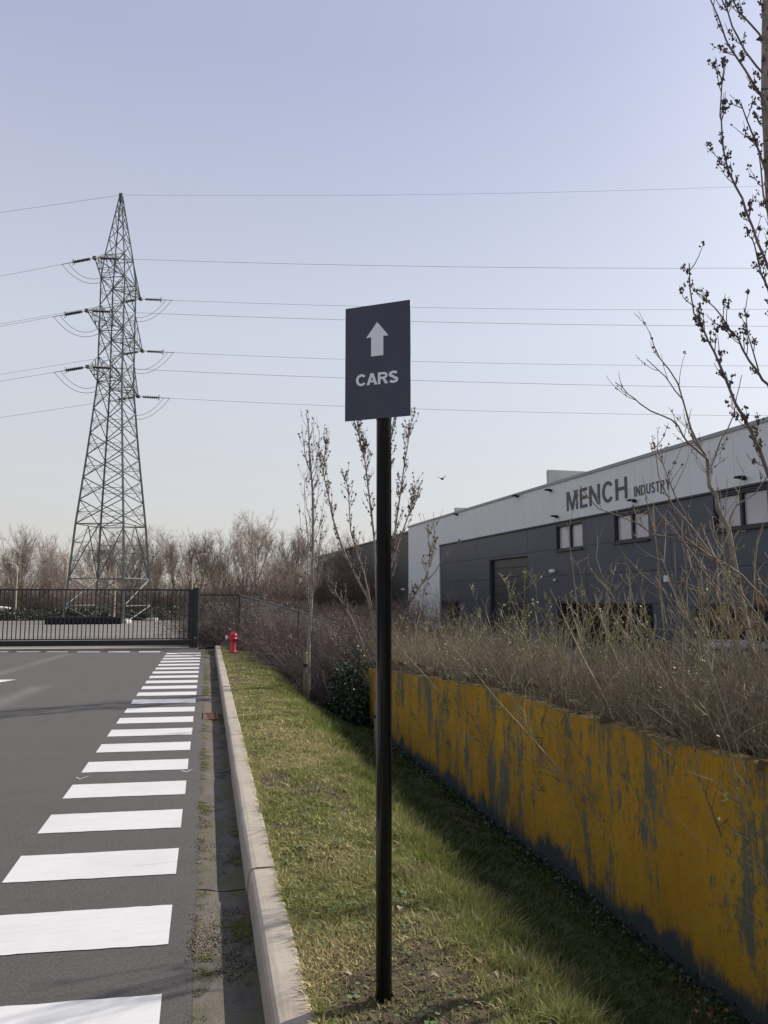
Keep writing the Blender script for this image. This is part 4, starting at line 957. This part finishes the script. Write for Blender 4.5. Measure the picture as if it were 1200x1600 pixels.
# ivy ground cover along the wall foot
lf = MB(); rg = random.Random(4)
for i in range(5200):
    y = rg.uniform(2.4, 13.5); x = 2.86-abs(rg.gauss(0, .09)); leaf(lf, rg, (x, y, float(verge_z(x, y))+rg.uniform(0, .07)*math.exp(-(2.86-x)*6)), rg.uniform(.015, .035))
tag(lf.build('ivy_ground_cover', M['ivy']), kind='stuff')
lf = MB()
for i in range(1500):
    y = rg.uniform(2.3, 7.5); x = rg.uniform(2.1, 2.8)
    if hash2(np.array([x]), np.array([y]), 2.1)[0] < .55: continue
    leaf(lf, rg, (x, y, float(vz(np.array([x]), np.array([y]))[0])+rg.uniform(.01, .05)), rg.uniform(.015, .04))
tag(lf.build('leaf_litter', M['deadbrown']), kind='stuff')
# --- hero trees
def limb_tree(name, limbs, label, bark, twmat, seed, dens, bsize, bprob, trunk_n, tw_len, base, scale=1.0, up=.25, group=None):
    rg = random.Random(seed); t = empty(name, base, 0, label=label, cat='tree', group=group); tr_, br_, bu = MB(), MB(), MB(); tw_ = br_
    for i, (r0, r1, pts) in enumerate(limbs):
        P = [tuple((Vector(p)-Vector(base))) for p in pts]
        # densify with wobble
        Q = []; n_ = len(P)
        for a in range(n_-1):
            for f_ in (0, .5): Q.append(tuple(P[a][k]+(P[a+1][k]-P[a][k])*f_ + (rg.gauss(0, .006)*scale if f_ else 0) for k in range(3)))
        Q.append(P[-1]); rads = [r0+(r1-r0)*a/(len(Q)-1) for a in range(len(Q))]
        (tr_ if i < trunk_n else br_).tube(Q, rads, 8 if i < trunk_n else 5)
        L = sum((Vector(Q[a+1])-Vector(Q[a])).length for a in range(len(Q)-1))
        for j in range(int(L*dens)):
            tt = rg.uniform(.12 if i >= trunk_n else .4, 1); q, dd = at(Q, tt)
            ln = tw_len*rg.uniform(.25, 1.0)
            pt, _ = twig(tw_, rg, q, side_dir(rg, dd, rg.uniform(.5, 1.0)), ln, .0035*scale, .0016*scale, 4, .12, up, 3)
            for m_ in range(3):
                if rg.random() < bprob:
                    c = at(pt, rg.uniform(.2, 1))[0]
                    for _ in range(rg.randint(3, 8)): bud(bu, rg, tuple(c[k]+rg.gauss(0, bsize*.95) for k in range(3)), bsize*rg.uniform(.6, 1.3))
            if rg.random() < .35:
                q2, d2 = at(pt, rg.uniform(.3, .9)); pt2, _ = twig(tw_, rg, q2, side_dir(rg, d2, .7), ln*.5, .0024*scale, .0014*scale, 3, .12, up, 3)
                c = at(pt2, rg.uniform(.4, 1))[0]
                for _ in range(3): bud(bu, rg, tuple(c[k]+rg.gauss(0, bsize) for k in range(3)), bsize*rg.uniform(.5, 1.1))
    tr_.build('trunk', bark, t, True); br_.build('crown', twmat, t, True)
    if bu.v: bu.build('buds', M['bud'], t)['kind'] = 'stuff'
    return t
BL = [(.026, .014, [(4.35, 5.2, -.6), (4.27, 5.2, .3), (4.22, 5.2, .69), (4.19, 5.2, .89), (4.11, 5.2, 1.24), (4.03, 5.2, 1.71), (3.96, 5.2, 2.17), (3.87, 5.2, 2.33), (3.81, 5.2, 2.5), (3.8, 5.2, 2.72)]),
      (.011, .003, [(3.8, 5.2, 2.72), (3.75, 5.2, 2.8), (3.67, 5.2, 2.95), (3.57, 5.2, 3.31), (3.42, 5.2, 3.5), (3.34, 5.2, 3.71)]),
      (.009, .003, [(3.8, 5.2, 2.72), (3.67, 5.1, 2.78), (3.62, 5.1, 2.83), (3.54, 5.1, 3.15), (3.4, 5.1, 3.32), (3.24, 5.1, 3.45)]),
      (.009, .003, [(3.8, 5.2, 2.72), (3.65, 5.0, 2.68), (3.5, 5.0, 2.79), (3.42, 5.0, 2.92), (3.29, 5.0, 2.99), (3.11, 5.0, 3.07), (3.01, 5.0, 3.14), (2.91, 5.0, 3.22)]),
      (.008, .003, [(3.8, 5.2, 2.55), (3.88, 5.3, 2.62), (4.0, 5.3, 2.89), (4.13, 5.3, 3.1), (4.17, 5.3, 3.26), (4.23, 5.3, 3.45)]),
      (.010, .003, [(4.02, 5.2, 1.75), (3.88, 5.0, 1.78), (3.69, 5.0, 1.9), (3.49, 5.0, 2.03), (3.33, 5.0, 2.08), (3.17, 5.0, 2.1), (3.07, 5.0, 2.17), (2.74, 5.0, 2.28), (2.6, 5.0, 2.44)]),
      (.012, .004, [(4.25, 5.1, 1.0), (4.11, 4.9, 1.5), (3.98, 4.9, 1.66), (3.83, 4.9, 1.8), (3.57, 4.9, 1.94), (3.37, 4.9, 2.07), (3.24, 4.9, 2.26)]),
      (.011, .003, [(4.2, 5.2, .75), (3.94, 5.0, 1.38), (3.73, 5.0, 1.66), (3.53, 5.0, 1.89), (3.44, 5.0, 2.27), (3.32, 5.0, 2.51), (3.23, 5.0, 2.74)]),
      (.010, .003, [(4.22, 5.1, .9), (3.99, 4.8, 1.34), (3.69, 4.8, 1.73), (3.45, 4.8, 2.02), (3.21, 4.8, 2.29), (3.11, 4.8, 2.49), (3.08, 4.8, 2.74)]),
      (.008, .004, [(3.96, 5.2, 2.17), (4.04, 5.2, 2.36), (4.22, 5.2, 2.46), (4.34, 5.2, 2.6)]), (.008, .004, [(3.97, 5.2, 2.07), (4.05, 5.2, 2.16), (4.11, 5.2, 2.16)])]
limb_tree('young_tree', BL, 'slim pale trunked tree rising from the hedge before the lettered facade', M['barkgrey'], M['twig'], 61, 5.5, .0065, .33, 1, .3, (4.35, 5.2, -.6))
AL = [(.05, .022, [(4.7, 4.9, -.6), (4.5, 4.9, .4), (4.35, 4.9, 1.33), (4.33, 4.9, 2.77), (4.29, 4.9, 4.03), (4.25, 4.9, 4.82), (4.26, 4.9, 5.63), (4.32, 4.9, 6.47), (4.39, 4.9, 7.4)]),
      (.013, .004, [(4.3, 4.85, 3.7), (4.09, 4.7, 3.98), (4.03, 4.7, 4.08), (3.95, 4.7, 4.27), (3.86, 4.7, 4.51), (3.78, 4.7, 4.7), (3.72, 4.7, 4.84), (3.69, 4.7, 5.14), (3.68, 4.7, 5.24), (3.75, 4.7, 5.72)]),
      (.011, .004, [(4.25, 4.85, 5.1), (4.2, 4.8, 5.33), (4.14, 4.8, 5.54), (4.01, 4.8, 5.73), (3.88, 4.8, 5.9), (3.82, 4.8, 6.05), (3.73, 4.8, 6.27), (3.69, 4.8, 6.59)]),
      (.010, .004, [(4.26, 4.9, 5.6), (4.3, 4.9, 5.77), (4.1, 4.9, 5.98), (3.99, 4.9, 6.18), (3.91, 4.9, 6.39), (3.87, 4.9, 6.72)]),
      (.009, .004, [(4.3, 4.9, 6.07), (4.15, 4.9, 6.24), (4.01, 4.9, 6.41), (3.94, 4.9, 6.68)]),
      (.018, .004, [(4.36, 4.85, 1.2), (4.05, 4.6, 2.02), (3.84, 4.6, 2.52), (3.73, 4.6, 2.8), (3.61, 4.6, 3.0), (3.5, 4.6, 3.27), (3.41, 4.6, 3.45), (3.31, 4.6, 3.63), (3.29, 4.6, 4.0)]),
      (.014, .003, [(4.33, 4.85, 2.3), (4.11, 4.7, 2.91), (3.97, 4.7, 3.19), (3.89, 4.7, 3.28), (3.77, 4.7, 3.44), (3.67, 4.7, 3.58), (3.55, 4.7, 3.74), (3.43, 4.7, 3.83)]),
      (.011, .004, [(4.31, 4.9, 3.3), (4.17, 4.8, 3.73), (4.1, 4.8, 3.97), (4.02, 4.8, 4.22), (3.98, 4.8, 4.37)]), (.006, .003, [(3.98, 4.8, 3.32), (3.9, 4.8, 3.61), (3.88, 4.8, 3.8)]),
      (.010, .004, [(4.28, 4.9, 4.3), (4.15, 4.85, 4.75), (4.08, 4.8, 5.15)]), (.010, .004, [(4.25, 4.9, 4.9), (4.08, 4.85, 5.25), (3.95, 4.8, 5.45)])]
AL = [(a*.8, b_*.85, [(p[0]*.82, p[1]*.82, 1.65+(p[2]-1.65)*.82) for p in q]) for a, b_, q in AL]
limb_tree('budding_tree', AL, 'tall budding tree leaning in from the right edge of the view', M['barkgrey'], M['twigdark'], 62, 14, .0078, .85, 1, .19, AL[0][2][0])
CL = [(.04, .008, [(1.87, 14.2, -.45), (1.88, 14.2, .16), (1.88, 14.2, .86), (1.93, 14.2, 2.03), (1.93, 14.2, 3.22), (1.91, 14.2, 3.7), (1.84, 14.2, 4.55), (1.78, 14.2, 5.1)])]
rg = random.Random(8)
for k in range(24):
    z = rg.uniform(.9, 4.1); a = rg.uniform(0, 6.28); l_ = rg.uniform(.5, 1.0)*(1.15-.15*z/2); bx = 1.9; r_ = .22*l_
    CL.append((.008, .003, [(bx, 14.2, z), (bx+r_*math.cos(a)*.8, 14.2+r_*math.sin(a)*.8, z+.35*l_), (bx+r_*1.25*math.cos(a), 14.2+r_*1.25*math.sin(a), z+.8*l_), (bx+r_*1.5*math.cos(a), 14.2+r_*1.5*math.sin(a), z+1.25*l_)]))
limb_tree('young_tree', CL, 'slender upright young tree growing on the grass bank beside the thicket', M['barkgrey'], M['twig'], 63, 4.5, .010, .5, 1, .42, (1.87, 14.2, -.45), 1.5, .35)
def sc8(pts): return [(p[0]*1.08, p[1]*1.08, 1.65+(p[2]-1.65)*1.08) for p in pts]
D0 = [[(2.92, 13.2, -.6), (2.92, 13.2, .9), (2.77, 13.2, 1.62), (2.43, 13.2, 2.23), (2.14, 13.2, 3.01), (1.97, 13.2, 3.79), (2.0, 13.2, 4.36)], [(2.95, 13.2, .0), (2.95, 13.2, .9), (2.9, 13.2, 2.23), (2.83, 13.2, 3.13), (2.74, 13.2, 3.82), (2.62, 13.2, 4.39), (2.57, 13.2, 4.74)],
      [(2.97, 13.2, .1), (2.97, 13.2, .9), (3.13, 13.2, 2.01), (3.26, 13.2, 2.8), (3.38, 13.2, 3.61), (3.51, 13.2, 4.43), (3.6, 13.2, 4.85)], [(3.01, 13.2, .2), (3.01, 13.2, .9), (3.2, 13.2, 2.23), (3.53, 13.2, 3.15), (3.65, 13.2, 3.56)],
      [(2.92, 13.2, .5), (2.92, 13.2, 1.12), (2.71, 13.2, 2.01), (2.46, 13.2, 2.79), (2.42, 13.2, 3.46), (2.34, 13.2, 3.75)], [(2.94, 13.2, 1.0), (2.94, 13.2, 1.34), (3.01, 13.2, 2.57), (3.09, 13.2, 3.72), (3.2, 13.2, 4.53), (3.27, 13.2, 4.89)],
      [(2.9, 13.3, .4), (2.5, 13.4, 1.3), (2.1, 13.4, 1.95)], [(3.0, 13.1, .4), (3.4, 13.0, 1.4), (3.75, 12.9, 2.0), (3.9, 12.9, 2.6)]]
limb_tree('multi_stem_tree', [(.03 if i < 4 else .022, .006, sc8(p)) for i, p in enumerate(D0)], 'budding many stemmed tree behind the sign pole fanning up under the sign', M['barkgrey'], M['twig'], 64, 12, .012, .85, 4, .42, tuple(sc8([(2.92, 13.2, -.6)])[0]), 2.0, .4)
EL = [(.014, .005, [(2.95, 11.3, -.5), (3.05, 11.3, .9), (3.18, 11.3, 1.4), (3.3, 11.3, 1.9), (3.34, 11.3, 2.3), (3.3, 11.3, 2.75)]), (.009, .004, [(3.3, 11.3, 1.9), (3.5, 11.3, 2.15), (3.62, 11.2, 2.4)]), (.008, .003, [(3.34, 11.3, 2.3), (3.42, 11.3, 2.6), (3.4, 11.3, 2.95)])]
limb_tree('sapling', EL, 'thin sapling in the hedge before the pale building corner', M['barkgrey'], M['twig'], 65, 4, .01, .5, 1, .35, (2.95, 11.3, -.5), 1.5, .3)
# tall reddish shoots near the right tree and hanging dead leaves
def shoots(seed, loc, label):
    rg = random.Random(seed); t = empty('tall_shoot_shrub', loc, 0, label=label, cat='shrub'); mb, lf = MB(), MB()
    for i in range(11):
        p = (rg.uniform(-.35, .35), rg.uniform(-.3, .3), 0); pts, _ = twig(mb, rg, p, norm((rg.gauss(0, .1), rg.gauss(0, .1), 1)), rg.uniform(1.9, 3.0), .008, .003, 8, .04, .03, 5)
        for j in range(6):
            q, dd = at(pts, rg.uniform(.4, 1)); tw, _ = twig(mb, rg, q, side_dir(rg, dd, rg.uniform(.3, .7)), rg.uniform(.15, .5), .004, .002, 4, .1, .05, 3)
            if rg.random() < .3:
                for _ in range(rg.randint(1, 3)): leaf(lf, rg, at(tw, rg.uniform(.3, 1))[0], rg.uniform(.05, .09), 2.5)
    mb.build('shoots', M['hedge'], t); lf.build('dead_leaves', M['deadbrown'], t)
shoots(71, (3.75, 6.1, -.6), 'tall shoots with a few dead leaves left of the slim tree'); shoots(72, (4.6, 5.9, -.6), 'tall reddish shoots crowding the foot of the slim tree'); shoots(73, (4.0, 4.6, -.6), 'tall bare shoots at the right end of the hedge')
# tangled pale branches arching out of the hedge around the slim tree
def arching(seed, loc, dirx, label):
    rg = random.Random(seed); t = empty('arching_shrub', loc, 0, label=label, cat='shrub'); mb = MB(); lf = MB()
    for i in range(17):
        p = (rg.uniform(-.3, .3), rg.uniform(-.35, .35), 0); pts, _ = twig(mb, rg, p, norm((dirx*rg.uniform(.0, .75), rg.gauss(0, .25), 1)), rg.uniform(1.7, 3.1), rg.uniform(.006, .011), .003, 9, .06, -.015, 5)
        for j in range(11):
            q, dd = at(pts, rg.uniform(.3, 1)); tw, _ = twig(mb, rg, q, side_dir(rg, dd, rg.uniform(.35, .9)), rg.uniform(.15, .7), .0042, .0018, 5, .11, .06, 4)
            for _ in range(2):
                q2, d2 = at(tw, rg.uniform(.3, .95)); twig(mb, rg, q2, side_dir(rg, d2, .7), rg.uniform(.06, .2), .0024, .0014, 3, .13, .08, 3)
            if rg.random() < .12: leaf(lf, rg, at(tw, rg.uniform(.5, 1))[0], rg.uniform(.03, .06), 1.5)
    mb.build('branches', M['hedge'], t); lf.build('dead_leaves', M['deadbrown'], t)
arching(301, (4.5, 5.0, -.6), -1, 'tangle of pale leafless branches arching left beside the slim tree'); arching(302, (4.25, 4.3, -.6), -.8, 'tangle of pale leafless branches at the right edge above the wall end')
# stakes
def stake(x, y, z, h, label):
    s_ = empty('wooden_stake', (x, y, z), .3, label=label, cat='stake'); m = MB(); m.lathe([(.036, -.1), (.036, h*.5), (.034, h-.02), (.026, h)], 9); m.build('post', M['stake'], s_, True)
    m = MB(); m.lathe([(.042, h*.72), (.044, h*.75), (.042, h*.78)], 10); m.build('tie_strap', M['black'], s_)
stake(1.80, 14.05, -.3, .95, 'grey wooden stake supporting the slender young tree'); stake(2.135, 9.6, -.38, .72, 'grey wooden stake in the ditch just behind the sign pole')
# weeds and fallen leaves
def weed(seed, loc, s, label):
    rg = random.Random(seed); t = empty('broad_leaf_weed', loc, rg.uniform(0, 6), label=label, cat='weed', group='broad leaved weeds on the bank')
    for i in range(rg.randint(5, 8)):
        a = i*1.1+rg.uniform(-.3, .3); l_ = s*rg.uniform(.6, 1.1); e = rg.uniform(.2, .9); m = MB(); n_ = 5; vs = []
        for k in range(n_+1):
            f_ = k/n_; wd = l_*.30*math.sin(math.pi*min(f_*.85+.12, 1)); r_ = l_*f_; z = l_*(e*f_-.7*e*f_*f_)
            for q in (-1, 0, 1): vs.append((r_*math.cos(a)-q*wd*math.sin(a), r_*math.sin(a)+q*wd*math.cos(a), z+abs(q)*wd*.25))
        m.add(vs, [(k*3+q, k*3+q+1, k*3+q+4, k*3+q+3) for k in range(n_) for q in range(2)]); m.build('leaf', M['weed'], t, True)
rg = random.Random(12)
for i in range(16):
    y = [3.0, 3.3, 3.5, 3.75, 4.05, 4.4, 5.0, 5.5, 7.2, 9.5, 11.2, 12.6, 3.6, 2.85, 4.9, 6.2][i]; x = [1.50, 1.42, 1.53, 1.46, 1.40, 1.38, 1.36, 1.45, 1.36, 1.5, 1.55, 1.6, .56, .58, .62, .66][i]
    weed(i, (x, y, float(vz(np.array([x]), np.array([y]))[0])), rg.uniform(.05, .10) if x > 1 else .045, 'broad leaved green weed on the sunlit edge of the grass bank' if x > 1 else 'small broad leaved weed in the short grass beside the kerb')
for i, (x, y, s_) in enumerate(((.93, 3.13, .05), (.99, 3.9, .045), (1.20, 3.35, .04), (1.22, 3.22, .035), (.87, 2.78, .05), (.60, 3.25, .035))):
    m = MB(); rg = random.Random(80+i); n_ = 5; vs = []
    for k in range(n_+1):
        f_ = k/n_; wd = s_*.42*math.sin(math.pi*min(f_*.9+.08, 1))
        for q in (-1, 0, 1): vs.append((s_*f_-s_*.5+rg.uniform(-.003, .003), q*wd, .012+abs(q)*wd*.7+.012*math.sin(f_*3)+rg.uniform(0, .004)))
    m.add(vs, [(k*3+q, k*3+q+1, k*3+q+4, k*3+q+3) for k in range(n_) for q in range(2)]); o = m.build('dry_leaf', M['dead'], None, True)
    o.location = (x, y, float(vz(np.array([x]), np.array([y]))[0])+.008); o.rotation_euler = (0, .2, rg.uniform(0, 6)); tag(o, 'pale dry curled leaf lying on the worn grass near the pole', 'leaf', 'dry leaves near the pole')
lf = MB(); rg = random.Random(404)
for i in range(170):
    y = 2.2+9*rg.random()**1.6; x = rg.uniform(.45, 1.75); sc_ = rg.uniform(.5, 1.2)
    for k in range(rg.randint(4, 12)):
        px_, py_ = x+rg.gauss(0, .025*sc_), y+rg.gauss(0, .03*sc_); s_ = rg.uniform(.006, .014)*sc_; a = rg.uniform(0, 6.28); zz = float(vz(np.array([px_]), np.array([py_]))[0])+rg.uniform(.008, .03); tl = rg.uniform(-.3, .3)
        q = [(px_+s_*math.cos(a+t_)*(1 if j % 2 else .75), py_+s_*math.sin(a+t_)*(1 if j % 2 else .75), zz+s_*tl*math.cos(t_)) for j, t_ in enumerate(np.linspace(0, 5.24, 6))]
        lf.add(q, [(0, 1, 2, 3, 4, 5)])
tag(lf.build('ground_weeds', M['weed']), kind='stuff')
# bird
bi = MB(); bi.lathe([(.01, -.2), (.07, -.05), (.08, .06), (.04, .16), (.005, .2)], 8, (0, 0, 0), 'x')
bi2 = MB()
for s_ in (-1, 1): bi2.add([(-.06, .05*s_, .03), (.08, .05*s_, .03), (.05, .28*s_, .16), (-.08, .42*s_, .2)], [(0, 1, 2, 3)])
bo = empty('bird', (16.0, 51, 9.85), .6, label='small dark bird flying above the pale building roof', cat='bird'); bi.build('body', M['black'], bo, True); bi2.build('wings', M['black'], bo)
